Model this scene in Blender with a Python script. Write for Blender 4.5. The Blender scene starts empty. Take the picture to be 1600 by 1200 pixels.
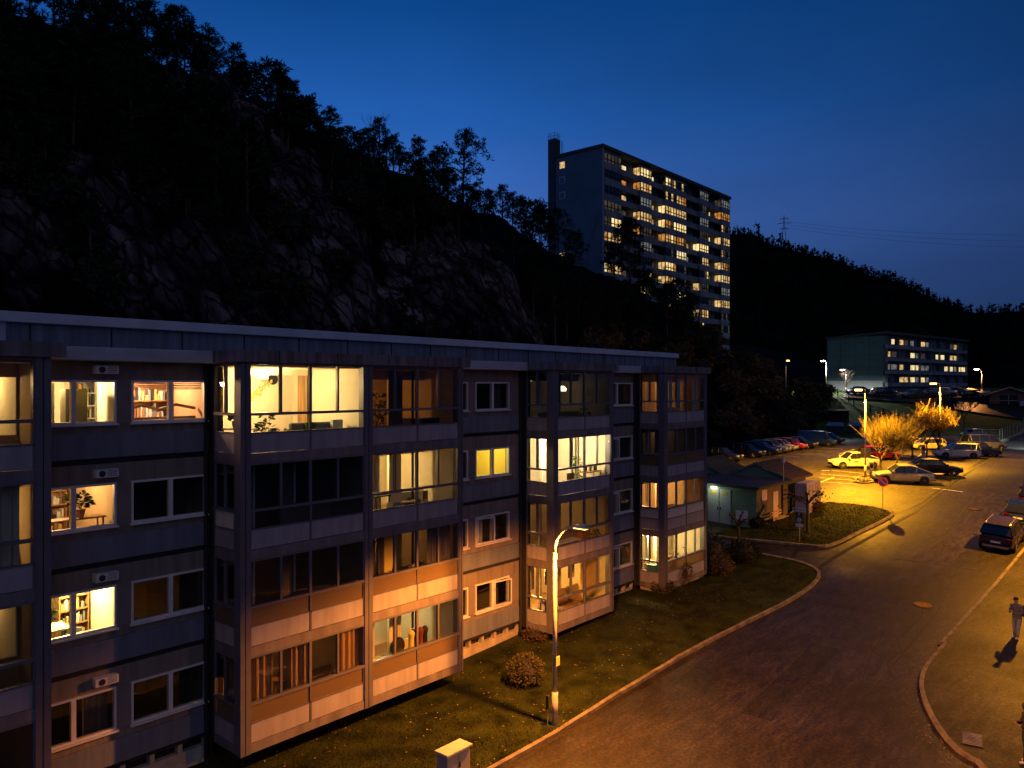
import bpy, bmesh, math, random
from mathutils import Vector, Matrix, noise
random.seed(7)
R = math.radians
scene = bpy.context.scene
COL = scene.collection
# ------------------------------------------------------------------ camera frame / terrain
TH = R(40.8); CF, SF = math.cos(TH), math.sin(TH)
CAMZ = 11.4; FPX = 1215.0
def sm(x, a, b):
    t = max(0.0, min(1.0, (x-a)/(b-a))); return t*t*(3-2*t)
def lerp_tab(tab, x):
    if x <= tab[0][0]: return tab[0][1]
    for (a, va), (b, vb) in zip(tab, tab[1:]):
        if x <= b: return va+(vb-va)*(x-a)/(b-a)
    return tab[-1][1]
LOT = [(-50,0),(30,0),(34,.2),(38,.6),(44,1.2),(52,2.1),(60,2.8),(70,3.2),(80,3.35),(100,3.4),(125,3.5),(130,4.9),(140,7.4),(150,9.7),(170,10.2),(200,10.8),(400,11.0)]
def lotz(D): return sum(lerp_tab(LOT, D+k) for k in (-3,-2,-1,0,1,2,3))/7
def G(X, Y):
    D = CF*X+SF*Y
    z = lotz(D)
    w = sm(Y, 13, 20)*(1-sm(X, 41, 49))
    return z*(1-w)+min(z, .42)*w
def ray(px, py):
    r = (px-800)/FPX
    return CF+SF*r, SF-CF*r, (602.5-py)/FPX
def P(px, py, dz=0.0):
    dx, dy, dz_ = ray(px, py)
    D = 14.0
    while D < 400:
        if CAMZ+dz_*D <= G(dx*D, dy*D)+dz: break
        D += .1
    return Vector((dx*D, dy*D, G(dx*D, dy*D)+dz))
def AT(px, D, py=602.5):
    dx, dy, dz_ = ray(px, py); return Vector((dx*D, dy*D, CAMZ+dz_*D))
def XF(px, Y):          # X where the sight line of a column meets the plane Y
    dx, dy, _ = ray(px, 0); return Y*dx/dy
# ------------------------------------------------------------------ materials
MATS = {}
def mat(name, c, rough=.7, var=.22, scale=4.0, bump=0.0, metal=0.0, emit=None, es=0.0, c2=None, spec=.4, stretch=None, detail=4):
    if name in MATS: return MATS[name]
    m = bpy.data.materials.new(name); m.use_nodes = True; nt = m.node_tree
    b = nt.nodes['Principled BSDF']; N = nt.nodes.new; L = nt.links.new
    tc = N('ShaderNodeTexCoord'); mp = N('ShaderNodeMapping'); L(tc.outputs['Object'], mp.inputs[0])
    if stretch: mp.inputs['Scale'].default_value = stretch
    nz = N('ShaderNodeTexNoise'); nz.inputs['Scale'].default_value = scale; nz.inputs['Detail'].default_value = detail
    L(mp.outputs[0], nz.inputs[0])
    cr = N('ShaderNodeValToRGB'); L(nz.outputs[0], cr.inputs[0])
    c2 = c2 or tuple(min(1, v*(1+var)) for v in c); c1 = tuple(v*(1-var) for v in c)
    cr.color_ramp.elements[0].position = .3; cr.color_ramp.elements[1].position = .7
    cr.color_ramp.elements[0].color = (*c1, 1); cr.color_ramp.elements[1].color = (*c2, 1)
    L(cr.outputs[0], b.inputs['Base Color'])
    b.inputs['Roughness'].default_value = rough; b.inputs['Metallic'].default_value = metal
    b.inputs['Specular IOR Level'].default_value = spec
    if emit:
        b.inputs['Emission Color'].default_value = (*emit, 1); b.inputs['Emission Strength'].default_value = es
    if bump:
        bp = N('ShaderNodeBump'); bp.inputs['Strength'].default_value = bump; bp.inputs['Distance'].default_value = .05
        n2 = N('ShaderNodeTexNoise'); n2.inputs['Scale'].default_value = scale*6; n2.inputs['Detail'].default_value = 5
        L(mp.outputs[0], n2.inputs[0]); L(n2.outputs[0], bp.inputs['Height']); L(bp.outputs[0], b.inputs['Normal'])
    MATS[name] = m; return m
def glassmat(name, tint=(.88,.9,.9), frost=0.0, fcol=(.2,.15,.1), ior=1.5):
    m = bpy.data.materials.new(name); m.use_nodes = True; nt = m.node_tree; N = nt.nodes.new; L = nt.links.new
    out = nt.nodes['Material Output']; nt.nodes.remove(nt.nodes['Principled BSDF'])
    tr = N('ShaderNodeBsdfTransparent'); tr.inputs[0].default_value = (*tint, 1)
    gl = N('ShaderNodeBsdfGlossy'); gl.inputs['Roughness'].default_value = .02 if not frost else .3
    nz = N('ShaderNodeTexNoise'); nz.inputs['Scale'].default_value = 1.3; bp = N('ShaderNodeBump'); bp.inputs['Strength'].default_value = .06
    tc = N('ShaderNodeTexCoord'); L(tc.outputs['Object'], nz.inputs[0]); L(nz.outputs[0], bp.inputs['Height']); L(bp.outputs[0], gl.inputs['Normal'])
    lw = N('ShaderNodeLayerWeight'); lw.inputs[0].default_value = .5; pw = N('ShaderNodeMath'); pw.operation = 'POWER'; L(lw.outputs['Facing'], pw.inputs[0]); pw.inputs[1].default_value = 5
    fr = N('ShaderNodeMath'); fr.operation = 'MULTIPLY_ADD'; L(pw.outputs[0], fr.inputs[0]); fr.inputs[1].default_value = .9; fr.inputs[2].default_value = .04
    mx = N('ShaderNodeMixShader'); L(fr.outputs[0], mx.inputs[0])
    base = tr.outputs[0]
    if frost:
        df = N('ShaderNodeBsdfDiffuse'); df.inputs[0].default_value = (*fcol, 1)
        tl = N('ShaderNodeBsdfTranslucent'); tl.inputs[0].default_value = (*[v*.8 for v in fcol], 1)
        a = N('ShaderNodeAddShader'); L(df.outputs[0], a.inputs[0]); L(tl.outputs[0], a.inputs[1])
        m2 = N('ShaderNodeMixShader'); m2.inputs[0].default_value = frost; L(tr.outputs[0], m2.inputs[1]); L(a.outputs[0], m2.inputs[2]); base = m2.outputs[0]
    L(base, mx.inputs[1]); L(gl.outputs[0], mx.inputs[2]); L(mx.outputs[0], out.inputs[0])
    MATS[name] = m; return m
def emimat(name, c, s, c2=None, scale=1.5):
    m = bpy.data.materials.new(name); m.use_nodes = True; nt = m.node_tree; N = nt.nodes.new; L = nt.links.new
    out = nt.nodes['Material Output']; nt.nodes.remove(nt.nodes['Principled BSDF'])
    e = N('ShaderNodeEmission'); e.inputs[1].default_value = s
    tc = N('ShaderNodeTexCoord'); nz = N('ShaderNodeTexNoise'); nz.inputs['Scale'].default_value = scale; nz.inputs['Detail'].default_value = 6
    L(tc.outputs['Object'], nz.inputs[0]); cr = N('ShaderNodeValToRGB'); L(nz.outputs[0], cr.inputs[0])
    cr.color_ramp.elements[0].position = .35; cr.color_ramp.elements[1].position = .6
    cr.color_ramp.elements[0].color = (*(c2 or tuple(v*.35 for v in c)), 1); cr.color_ramp.elements[1].color = (*c, 1)
    L(cr.outputs[0], e.inputs[0]); L(e.outputs[0], out.inputs[0]); MATS[name] = m; return m

M_frame = mat('frame_metal', (.13,.12,.15), .45, .12, 2)
M_beam = mat('beam_panel', (.17,.15,.165), .6, .3, 1.5, .1, stretch=(2,2,.3))
M_panel = mat('pale_panel', (.32,.3,.335), .6, .16, 1.6, .15, stretch=(2.5,2.5,.3), detail=7)
M_fascia = mat('fascia_sheet', (.15,.13,.145), .6, .5, 1.6, .1, stretch=(3,3,.15))
M_eave = mat('eave_metal', (.4,.42,.5), .5, .15, 1.5)
M_strip = mat('roof_edge_metal', (.52,.54,.62), .5, .12, 1.5)
M_attic = mat('attic_boards', (.14,.155,.2), .7, .35, 2.5, .2, stretch=(2,2,.15))
M_wall = mat('brown_render', (.2,.172,.16), .85, .24, 1.8, .3, stretch=(2.5,2.5,.2), detail=8)
M_bluep = mat('grey_blue_panel', (.15,.17,.24), .6, .2, 1.6, .15, stretch=(2.5,2.5,.25), detail=8)
M_pier = mat('pier_panel', (.2,.175,.18), .7, .1, 2)
M_dark = mat('dark_gap', (.02,.02,.025), .8, .3, 3)
M_white = mat('white_window_frame', (.68,.67,.68), .45, .08, 3)
M_plinth = mat('concrete_plinth', (.42,.38,.32), .9, .25, 2, .4)
M_glass = glassmat('window_glass')
M_frost = glassmat('frosted_glass', (.5,.42,.32), .8, (.17,.125,.075))
M_slat = mat('white_slats', (.62,.58,.52), .6, .15, 3, stretch=(6,6,.3))
M_cream = mat('cream_room_wall', (.72,.66,.5), .85, .06, 2)
M_tan = mat('tan_room_wall', (.5,.36,.2), .85, .1, 2)
M_orange = mat('orange_room_wall', (.6,.26,.06), .85, .1, 2)
M_yellow = mat('yellow_room_wall', (.75,.62,.15), .85, .06, 2)
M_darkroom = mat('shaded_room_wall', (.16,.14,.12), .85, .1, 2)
M_floorw = mat('wood_floor', (.28,.17,.09), .5, .3, 3, stretch=(1,8,1))
M_curt = mat('brown_curtain', (.34,.2,.09), .9, .35, 3, stretch=(8,1,.2))
M_curtw = mat('pale_curtain', (.6,.55,.45), .9, .15, 3, stretch=(8,1,.2))
M_curtd = mat('dark_curtain', (.12,.1,.11), .9, .3, 3, stretch=(8,1,.2))
M_wood = mat('wood', (.3,.16,.07), .6, .3, 4, stretch=(1,6,1))
M_fab = mat('grey_fabric', (.16,.17,.18), .9, .2, 6)
M_fabl = mat('pale_fabric', (.5,.52,.48), .9, .2, 6)
M_leaf = mat('house_plant_leaf', (.04,.09,.02), .6, .4, 8)
M_pot = mat('pot', (.4,.2,.12), .7, .2, 5)
M_pink = mat('pink_paper', (.75,.25,.25), .8, .3, 9, c2=(.7,.6,.1))
M_black = mat('black_plastic', (.015,.015,.017), .5, .2, 4)
M_kerb = mat('kerb_stone', (.19,.16,.13), .85, .5, 2.5, .4)
M_metal = mat('galvanised_steel', (.5,.48,.44), .35, .25, 4, metal=.6)
M_rust = mat('rusty_steel', (.22,.1,.04), .8, .4, 6)
M_bark = mat('bark', (.08,.06,.045), .9, .4, 5, .4)
M_needle = mat('pine_needles', (.012,.02,.009), .8, .5, 2, c2=(.03,.04,.015), spec=.1)
M_bush = mat('shrub_leaves', (.05,.06,.02), .7, .5, 7, c2=(.11,.09,.04), spec=.15)
M_bushd = mat('dark_shrub_leaves', (.02,.035,.012), .7, .5, 5, c2=(.05,.05,.02), spec=.15)
M_bushr = mat('brown_scrub', (.09,.055,.022), .8, .5, 2, c2=(.2,.12,.05), spec=.1)
M_twig = mat('pale_twigs', (.09,.072,.034), .8, .3, 4)
M_autumn = mat('autumn_leaves', (.2,.11,.025), .7, .6, 5, c2=(.38,.25,.06))
M_tyre = mat('tyre_rubber', (.012,.012,.013), .8, .2, 10)
M_rim = mat('alloy_rim', (.45,.45,.46), .3, .1, 5, metal=.8)
M_cglass = mat('car_glass', (.012,.015,.02), .06, .1, 2, spec=.8)
M_tail = mat('tail_lamp', (.07,.003,.003), .2, .1, 5)
M_head = mat('head_lamp', (.7,.72,.75), .1, .1, 5, metal=.3)
M_plate = mat('number_plate', (.75,.75,.72), .5, .05, 5)
M_trim = mat('car_trim', (.025,.025,.028), .5, .2, 5)
# ------------------------------------------------------------------ mesh builder
class MB:
    def __init__(s): s.v = []; s.f = []; s.m = []; s.mats = []
    def mi(s, m):
        if m not in s.mats: s.mats.append(m)
        return s.mats.index(m)
    def face(s, pts, m):
        i = len(s.v); s.v += [tuple(p) for p in pts]; s.f.append(list(range(i, i+len(pts)))); s.m.append(s.mi(m))
    def box(s, x0, x1, y0, y1, z0, z1, m, T=None):
        i = len(s.v); k = s.mi(m)
        for z in (z0, z1):
            for (x, y) in ((x0,y0),(x1,y0),(x1,y1),(x0,y1)):
                p = Vector((x, y, z)); s.v.append(tuple(T@p if T else p))
        for f in ((0,3,2,1),(4,5,6,7),(0,1,5,4),(1,2,6,5),(2,3,7,6),(3,0,4,7)):
            s.f.append([i+a for a in f]); s.m.append(k)
        return s
    def tube(s, pts, rad, m, n=6, cap=True):
        k = s.mi(m); pts = [Vector(p) for p in pts]
        if not isinstance(rad, (list, tuple)): rad = [rad]*len(pts)
        rings = []
        for j, p in enumerate(pts):
            d = (pts[min(j+1, len(pts)-1)]-pts[max(j-1, 0)]).normalized()
            a = Vector((0,0,1)) if abs(d.z) < .9 else Vector((1,0,0))
            u = d.cross(a).normalized(); w = d.cross(u)
            i = len(s.v); rings.append(i)
            for q in range(n):
                t = 2*math.pi*q/n; s.v.append(tuple(p+(u*math.cos(t)+w*math.sin(t))*rad[j]))
        for a, b in zip(rings, rings[1:]):
            for q in range(n):
                s.f.append([a+q, a+(q+1) % n, b+(q+1) % n, b+q]); s.m.append(k)
        if cap:
            s.f.append([rings[0]+q for q in range(n)][::-1]); s.m.append(k)
            s.f.append([rings[-1]+q for q in range(n)]); s.m.append(k)
        return s
    def lathe(s, c, prof, m, n=16, axis='z'):
        k = s.mi(m); rings = []
        for (r, h) in prof:
            i = len(s.v); rings.append(i)
            for q in range(n):
                t = 2*math.pi*q/n; a, b = r*math.cos(t), r*math.sin(t)
                if axis == 'z': p = (c[0]+a, c[1]+b, c[2]+h)
                elif axis == 'y': p = (c[0]+a, c[1]+h, c[2]+b)
                else: p = (c[0]+h, c[1]+a, c[2]+b)
                s.v.append(p)
        for a, b in zip(rings, rings[1:]):
            for q in range(n):
                s.f.append([a+q, a+(q+1) % n, b+(q+1) % n, b+q]); s.m.append(k)
        s.f.append([rings[0]+q for q in range(n)][::-1]); s.m.append(k)
        s.f.append([rings[-1]+q for q in range(n)]); s.m.append(k)
        return s
    def leaf(s, p, d, l, w, m):
        d = Vector(d).normalized(); a = Vector((random.uniform(-1,1), random.uniform(-1,1), random.uniform(-1,1)))
        u = d.cross(a)
        if u.length < 1e-4: return
        u = u.normalized()*w*.5; p = Vector(p)
        s.face([p-u*.4, p+d*l*.5-u, p+d*l, p+d*l*.5+u], m)
    def build(s, name, parent=None, smooth=False, bevel=0):
        me = bpy.data.meshes.new(name); me.from_pydata(s.v, [], s.f); me.update()
        for m in s.mats: me.materials.append(m)
        me.polygons.foreach_set('material_index', s.m)
        if smooth: me.polygons.foreach_set('use_smooth', [True]*len(s.f))
        bm = bmesh.new(); bm.from_mesh(me); bmesh.ops.recalc_face_normals(bm, faces=bm.faces); bm.to_mesh(me); bm.free()
        o = bpy.data.objects.new(name, me); COL.objects.link(o)
        if parent: o.parent = parent
        if bevel:
            b = o.modifiers.new('bevel', 'BEVEL'); b.width = bevel; b.segments = 2; b.limit_method = 'ANGLE'
        return o
def tag(o, label, cat, group=None, kind=None):
    if label: o['label'] = label
    if cat: o['category'] = cat
    if group: o['group'] = group
    if kind: o['kind'] = kind
    return o
def thing(name, label, cat, loc=(0,0,0), rz=0, group=None):
    o = bpy.data.objects.new(name, None); COL.objects.link(o); o.empty_display_size = .2
    o.location = loc; o.rotation_euler = (0, 0, rz); return tag(o, label, cat, group)
def tree_copy(root, loc, rz, sc, label, group):
    r = root.copy(); COL.objects.link(r); r.location = loc; r.rotation_euler = (0, 0, rz); r.scale = (sc, sc, sc)
    r['label'] = label; r['group'] = group
    for ch in list(root.children):
        c = ch.copy(); COL.objects.link(c); c.parent = r
    return r
def light(kind, name, loc, power, color, rad=.1, parent=None, rot=None, spot=None, blend=.3, label=None):
    d = bpy.data.lights.new(name, kind); d.energy = power; d.color = color
    if kind != 'SUN': d.shadow_soft_size = rad
    if spot: d.spot_size = spot; d.spot_blend = blend
    o = bpy.data.objects.new(name, d); COL.objects.link(o); o.location = loc
    if rot: o.rotation_euler = rot
    if parent: o.parent = parent
    return o
# ------------------------------------------------------------------ camera, sky, faint dusk light
cam = bpy.data.cameras.new('camera'); camo = bpy.data.objects.new('camera', cam); COL.objects.link(camo)
cam.sensor_width = 36; cam.lens = 36*FPX/1600; cam.clip_end = 5000; cam.clip_start = .1; cam.shift_y = .0016
camo.location = (0, 0, CAMZ); camo.rotation_euler = (R(90), 0, TH-R(90)); scene.camera = camo
w = bpy.data.worlds.new("World"); scene.world = w; w.use_nodes = True
nt = w.node_tree; N = nt.nodes.new; L = nt.links.new; bg = nt.nodes['Background']
sky = N('ShaderNodeTexSky'); sky.sky_type = 'NISHITA'; sky.sun_disc = False; sky.sun_elevation = R(-1.5); sky.sun_rotation = R(250); sky.ozone_density = 5
tc = N('ShaderNodeTexCoord'); sx = N('ShaderNodeSeparateXYZ'); L(tc.outputs['Generated'], sx.inputs[0])
cr = N('ShaderNodeValToRGB'); L(sx.outputs['Z'], cr.inputs[0])
e = cr.color_ramp.elements
e[0].position = 0.0; e[0].color = (.022,.052,.15,1); e[1].position = .8; e[1].color = (.001,.03,.13,1)
for p_, c_ in ((.10,(.036,.092,.30,1)),(.2,(.052,.145,.49,1)),(.32,(.016,.108,.42,1)),(.45,(.003,.058,.25,1))):
    q = cr.color_ramp.elements.new(p_); q.color = c_
# grayer and dimmer away from the last light (towards +X,-Y), cf. the right of the photograph
dp = N('ShaderNodeVectorMath'); dp.operation = 'DOT_PRODUCT'; L(tc.outputs['Generated'], dp.inputs[0]); dp.inputs[1].default_value = (-.22*1, .97, 0)
mr = N('ShaderNodeMapRange'); L(dp.outputs['Value'], mr.inputs[0]); mr.inputs[1].default_value = -.15; mr.inputs[2].default_value = .5; mr.inputs[3].default_value = .34; mr.inputs[4].default_value = 1.0
mul = N('ShaderNodeMix'); mul.data_type = 'RGBA'; mul.blend_type = 'MULTIPLY'; mul.inputs[0].default_value = 1
cn = N('ShaderNodeTexNoise'); cn.inputs['Scale'].default_value = 1.6; cn.inputs['Detail'].default_value = 5; cs = N('ShaderNodeMapping'); cs.inputs['Scale'].default_value = (1,1,4); L(tc.outputs['Generated'], cs.inputs[0]); L(cs.outputs[0], cn.inputs[0]); cq = N('ShaderNodeMapRange'); L(cn.outputs[0], cq.inputs[0]); cq.inputs[1].default_value = .3; cq.inputs[2].default_value = .7; cq.inputs[3].default_value = .86; cq.inputs[4].default_value = 1.12
cm_ = N('ShaderNodeMix'); cm_.data_type = 'RGBA'; cm_.blend_type = 'MULTIPLY'; cm_.inputs[0].default_value = 1; L(cr.outputs[0], cm_.inputs[6]); L(cq.outputs[0], cm_.inputs[7]); L(cm_.outputs[2], mul.inputs[6])
cmb = N('ShaderNodeCombineColor'); L(mr.outputs[0], cmb.inputs[1]); L(mr.outputs[0], cmb.inputs[2]); L(mr.outputs[0], cmb.inputs[0])
L(cmb.outputs[0], mul.inputs[7])
add = N('ShaderNodeMix'); add.data_type = 'RGBA'; add.blend_type = 'ADD'; add.inputs[0].default_value = .003
L(mul.outputs[2], add.inputs[6]); L(sky.outputs[0], add.inputs[7])
L(add.outputs[2], bg.inputs[0]); bg.inputs[1].default_value = 1.0
sun = light('SUN', 'dusk_glow', (0,0,60), .15, (.95,.82,1.0)); sun.data.angle = R(60)
sun.rotation_euler = Vector((.45,.75,-.62)).to_track_quat('-Z','Y').to_euler()
v = scene.view_settings; v.view_transform = 'Standard'; v.look = 'None'; v.exposure = 0; v.gamma = 1
scene.render.engine = 'CYCLES'; cy = scene.cycles
cy.use_denoising = True; cy.max_bounces = 6; cy.diffuse_bounces = 3; cy.glossy_bounces = 3; cy.transparent_max_bounces = 12
cy.sample_clamp_indirect = 4; cy.use_light_tree = True; cy.caustics_reflective = False; cy.caustics_refractive = False
# ------------------------------------------------------------------ ground sheets
def asphalt(name, c, sheen=.5):
    m = bpy.data.materials.new(name); m.use_nodes = True; nt = m.node_tree; b = nt.nodes['Principled BSDF']; N = nt.nodes.new; L = nt.links.new
    b.inputs['Specular IOR Level'].default_value = .28
    tc = N('ShaderNodeTexCoord')
    n1 = N('ShaderNodeTexNoise'); n1.inputs['Scale'].default_value = .16; n1.inputs['Detail'].default_value = 6; n1.inputs['Roughness'].default_value = .65
    n2 = N('ShaderNodeTexNoise'); n2.inputs['Scale'].default_value = 9; n2.inputs['Detail'].default_value = 3
    n3 = N('ShaderNodeTexNoise'); n3.inputs['Scale'].default_value = 3.2; n3.inputs['Detail'].default_value = 8; n3.inputs['Roughness'].default_value = .7
    mp = N('ShaderNodeMapping'); mp.inputs['Scale'].default_value = (.25,1,1)
    L(tc.outputs['Object'], mp.inputs[0]); L(mp.outputs[0], n3.inputs[0])
    for n in (n1, n2): L(tc.outputs['Object'], n.inputs[0])
    def mul(a, b_):
        q = N('ShaderNodeMath'); q.operation = 'MULTIPLY'; L(a, q.inputs[0]); L(b_, q.inputs[1]); return q.outputs[0]
    def rng(o, lo, hi, a=.3, b_=.7):
        q = N('ShaderNodeMapRange'); L(o, q.inputs[0]); q.inputs[1].default_value = a; q.inputs[2].default_value = b_; q.inputs[3].default_value = lo; q.inputs[4].default_value = hi; return q.outputs[0]
    f = mul(mul(rng(n1.outputs[0], .45, 1.55), rng(n2.outputs[0], .25, 1.75)), rng(n3.outputs[0], .35, 1.7))
    vo = N('ShaderNodeTexVoronoi'); vo.feature = 'DISTANCE_TO_EDGE'; vo.inputs['Scale'].default_value = .09; mxv = N('ShaderNodeMix'); mxv.data_type = 'VECTOR'; mxv.inputs[0].default_value = .75; L(n3.outputs['Color'], mxv.inputs[5]); sc_ = N('ShaderNodeVectorMath'); sc_.operation = 'SCALE'; sc_.inputs['Scale'].default_value = 3.0; L(n3.outputs['Color'], sc_.inputs[0]); av = N('ShaderNodeVectorMath'); L(tc.outputs['Object'], av.inputs[0]); L(sc_.outputs[0], av.inputs[1]); nt.nodes.remove(mxv); L(av.outputs[0], vo.inputs[0])
    f = mul(f, rng(vo.outputs['Distance'], .75, 1, 0, .01))
    cc = N('ShaderNodeMix'); cc.data_type = 'RGBA'; cc.blend_type = 'MULTIPLY'; cc.inputs[0].default_value = 1; cc.inputs[6].default_value = (*c, 1); L(f, cc.inputs[7])
    L(cc.outputs[2], b.inputs['Base Color']); L(rng(n1.outputs[0], sheen+.18, sheen-.05), b.inputs['Roughness'])
    bp = N('ShaderNodeBump'); bp.inputs['Strength'].default_value = .55; bp.inputs['Distance'].default_value = .012
    n4 = N('ShaderNodeTexNoise'); n4.inputs['Scale'].default_value = 45; n4.inputs['Detail'].default_value = 3; L(tc.outputs['Object'], n4.inputs[0])
    L(n4.outputs[0], bp.inputs['Height']); L(bp.outputs[0], b.inputs['Normal']); return m
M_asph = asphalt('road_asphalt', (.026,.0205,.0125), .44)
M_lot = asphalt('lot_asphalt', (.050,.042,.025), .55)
M_pave = asphalt('pavement_asphalt', (.032,.025,.015), .58)
M_grass = mat('lawn_grass', (.014,.022,.004), .9, .6, 1.1, .9, c2=(.038,.05,.011), spec=.1, detail=9)
M_green = mat('bank_grass', (.04,.07,.012), .9, .4, .6, .9, c2=(.07,.12,.02), spec=.1, detail=9)
M_paint = mat('road_paint', (.5,.5,.46), .7, .3, 3, c2=(.6,.6,.55))
def sheet(name, poly, off, m, step=1.5, kind='structure', label=None, cut=None):
    bm = bmesh.new(); vs = [bm.verts.new((p[0], p[1], 0)) for p in poly]; bm.faces.new(vs)
    xs = [p[0] for p in poly]; ys = [p[1] for p in poly]
    def cutp(co, no, **k): bmesh.ops.bisect_plane(bm, geom=bm.verts[:]+bm.edges[:]+bm.faces[:], plane_co=co, plane_no=no, dist=1e-5, **k)
    k = math.floor(min(xs)/step)+1
    while k*step < max(xs): cutp((k*step,0,0), (1,0,0)); k += 1
    k = math.floor(min(ys)/step)+1
    while k*step < max(ys): cutp((0,k*step,0), (0,1,0)); k += 1
    if cut: cutp((cut*CF, cut*SF, 0), (CF, SF, 0), clear_outer=True)
    bmesh.ops.triangulate(bm, faces=bm.faces[:])
    for v in bm.verts: v.co.z = G(v.co.x, v.co.y)+off
    bmesh.ops.recalc_face_normals(bm, faces=bm.faces[:])
    if sum(f.normal.z for f in bm.faces) < 0: bmesh.ops.reverse_faces(bm, faces=bm.faces[:])
    me = bpy.data.meshes.new(name); bm.to_mesh(me); bm.free(); me.materials.append(m)
    o = bpy.data.objects.new(name, me); COL.objects.link(o); o['kind'] = kind
    if label: o['label'] = label
    return o
def densify(pts, step=.8, closed=False):
    out = []; n = len(pts)
    for i in range(n if closed else n-1):
        a = Vector(pts[i][:2]); b = Vector(pts[(i+1) % n][:2]); k = max(1, int((b-a).length/step))
        out += [a.lerp(b, j/k) for j in range(k)]
    if not closed: out.append(Vector(pts[-1][:2]))
    return out
def smooth_line(pts, it=2):
    pts = [Vector(p[:2]) for p in pts]
    for _ in range(it):
        q = [pts[0]]
        for a, b in zip(pts, pts[1:]): q += [a.lerp(b,.25), a.lerp(b,.75)]
        q.append(pts[-1]); pts = q
    return pts
def strip(name, line, wid, h0, h1, m, kind='structure', label=None, side=0):
    """raised strip (kerb) along a line: top at G+h1, sides down to G+h0"""
    b = MB(); line = densify(line); k = b.mi(m); pr = []
    for i, p in enumerate(line):
        d = (line[min(i+1,len(line)-1)]-line[max(i-1,0)]).normalized(); n = Vector((-d.y, d.x))
        l = p+n*(side-.5)*wid; r = p+n*(side+.5)*wid; j = len(b.v)
        zj = random.uniform(-.008,.008) if h1 > .05 else 0
        b.v += [(l.x,l.y,G(l.x,l.y)+h0),(l.x,l.y,G(l.x,l.y)+h1+zj),(r.x,r.y,G(r.x,r.y)+h1+zj),(r.x,r.y,G(r.x,r.y)+h0)]; pr.append(j)
    for a, c in zip(pr, pr[1:]):
        for q in range(3): b.f.append([a+q, a+q+1, c+q+1, c+q]); b.m.append(k)
    for a in (pr[0], pr[-1]): b.f.append([a,a+1,a+2,a+3]); b.m.append(k)
    o = b.build(name); o['kind'] = kind
    if label: o['label'] = label
    return o
# base terrain out to the horizon
b = MB(); gx = [-3000,-900,-300,-120,-60]+[x*5 for x in range(-11,73)]+[420,560,900,1600,3000]; gy = [-3000,-1200,-500,-200,-100]+[y*5 for y in range(-18,21)]+[130,200,400,900,3000]
for y in gy:
    for x in gx: b.v.append((x, y, G(x,y)-.16))
k = b.mi(M_green)
for j in range(len(gy)-1):
    for i in range(len(gx)-1):
        a = j*len(gx)+i; b.f.append([a,a+1,a+1+len(gx),a+len(gx)]); b.m.append(k)
o = b.build('ground', smooth=True); o['kind'] = 'structure'
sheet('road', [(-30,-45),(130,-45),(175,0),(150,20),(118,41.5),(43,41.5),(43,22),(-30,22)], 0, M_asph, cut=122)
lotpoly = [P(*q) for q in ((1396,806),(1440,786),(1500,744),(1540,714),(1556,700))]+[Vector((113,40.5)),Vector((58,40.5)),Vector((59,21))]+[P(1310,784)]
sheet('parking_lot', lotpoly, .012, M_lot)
K = lambda *q: [P(a, c) for a, c in q]
kA = K((1115,1000),(1180,968),(1240,938),(1272,914),(1282,900),(1272,888),(1240,877),(1192,868))
kerbA = [Vector((-8,15.2)), Vector((8,15.4))]+[Vector((P(870,1148).x,15.5)), P(960,1090), P(1060,1030)]+smooth_line(kA)
lawnA = kerbA+[P(1150,856), Vector((43.5,24)), Vector((43.5,33)), Vector((-8,33))]
sheet('lawn', lawnA, .10, M_grass)
strip('kerb', kerbA, .16, -.05, .13, M_kerb)
lb = K((1112,838),(1150,843),(1200,848),(1250,853),(1285,856),(1300,853),(1318,846),(1342,833),(1370,820),(1392,808),(1396,803),(1370,795),(1330,789),(1295,786),(1268,790))
lawnB = lb+[Vector((56.5,20.9)), Vector((49.2,20.9)), P(1140,826)]
sheet('lawn', lawnB, .10, M_grass)
strip('kerb', smooth_line(lb[:13], 1), .16, -.05, .12, M_kerb)
pv = K((1545,1200),(1500,1180),(1465,1140),(1442,1092),(1439,1062),(1452,1036),(1478,1008))
pv = smooth_line([Vector((8,-6)), Vector((16.5,.2))]+pv)+[Vector((37.5,7.9)), Vector((48,7.45)), Vector((70,6.8)), Vector((130,3))]
sheet('pavement', pv+[Vector((130,-38)), Vector((-8,-38)), Vector((-8,-20))], .09, M_pave)
strip('kerb', pv, .15, -.05, .115, M_kerb)
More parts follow.
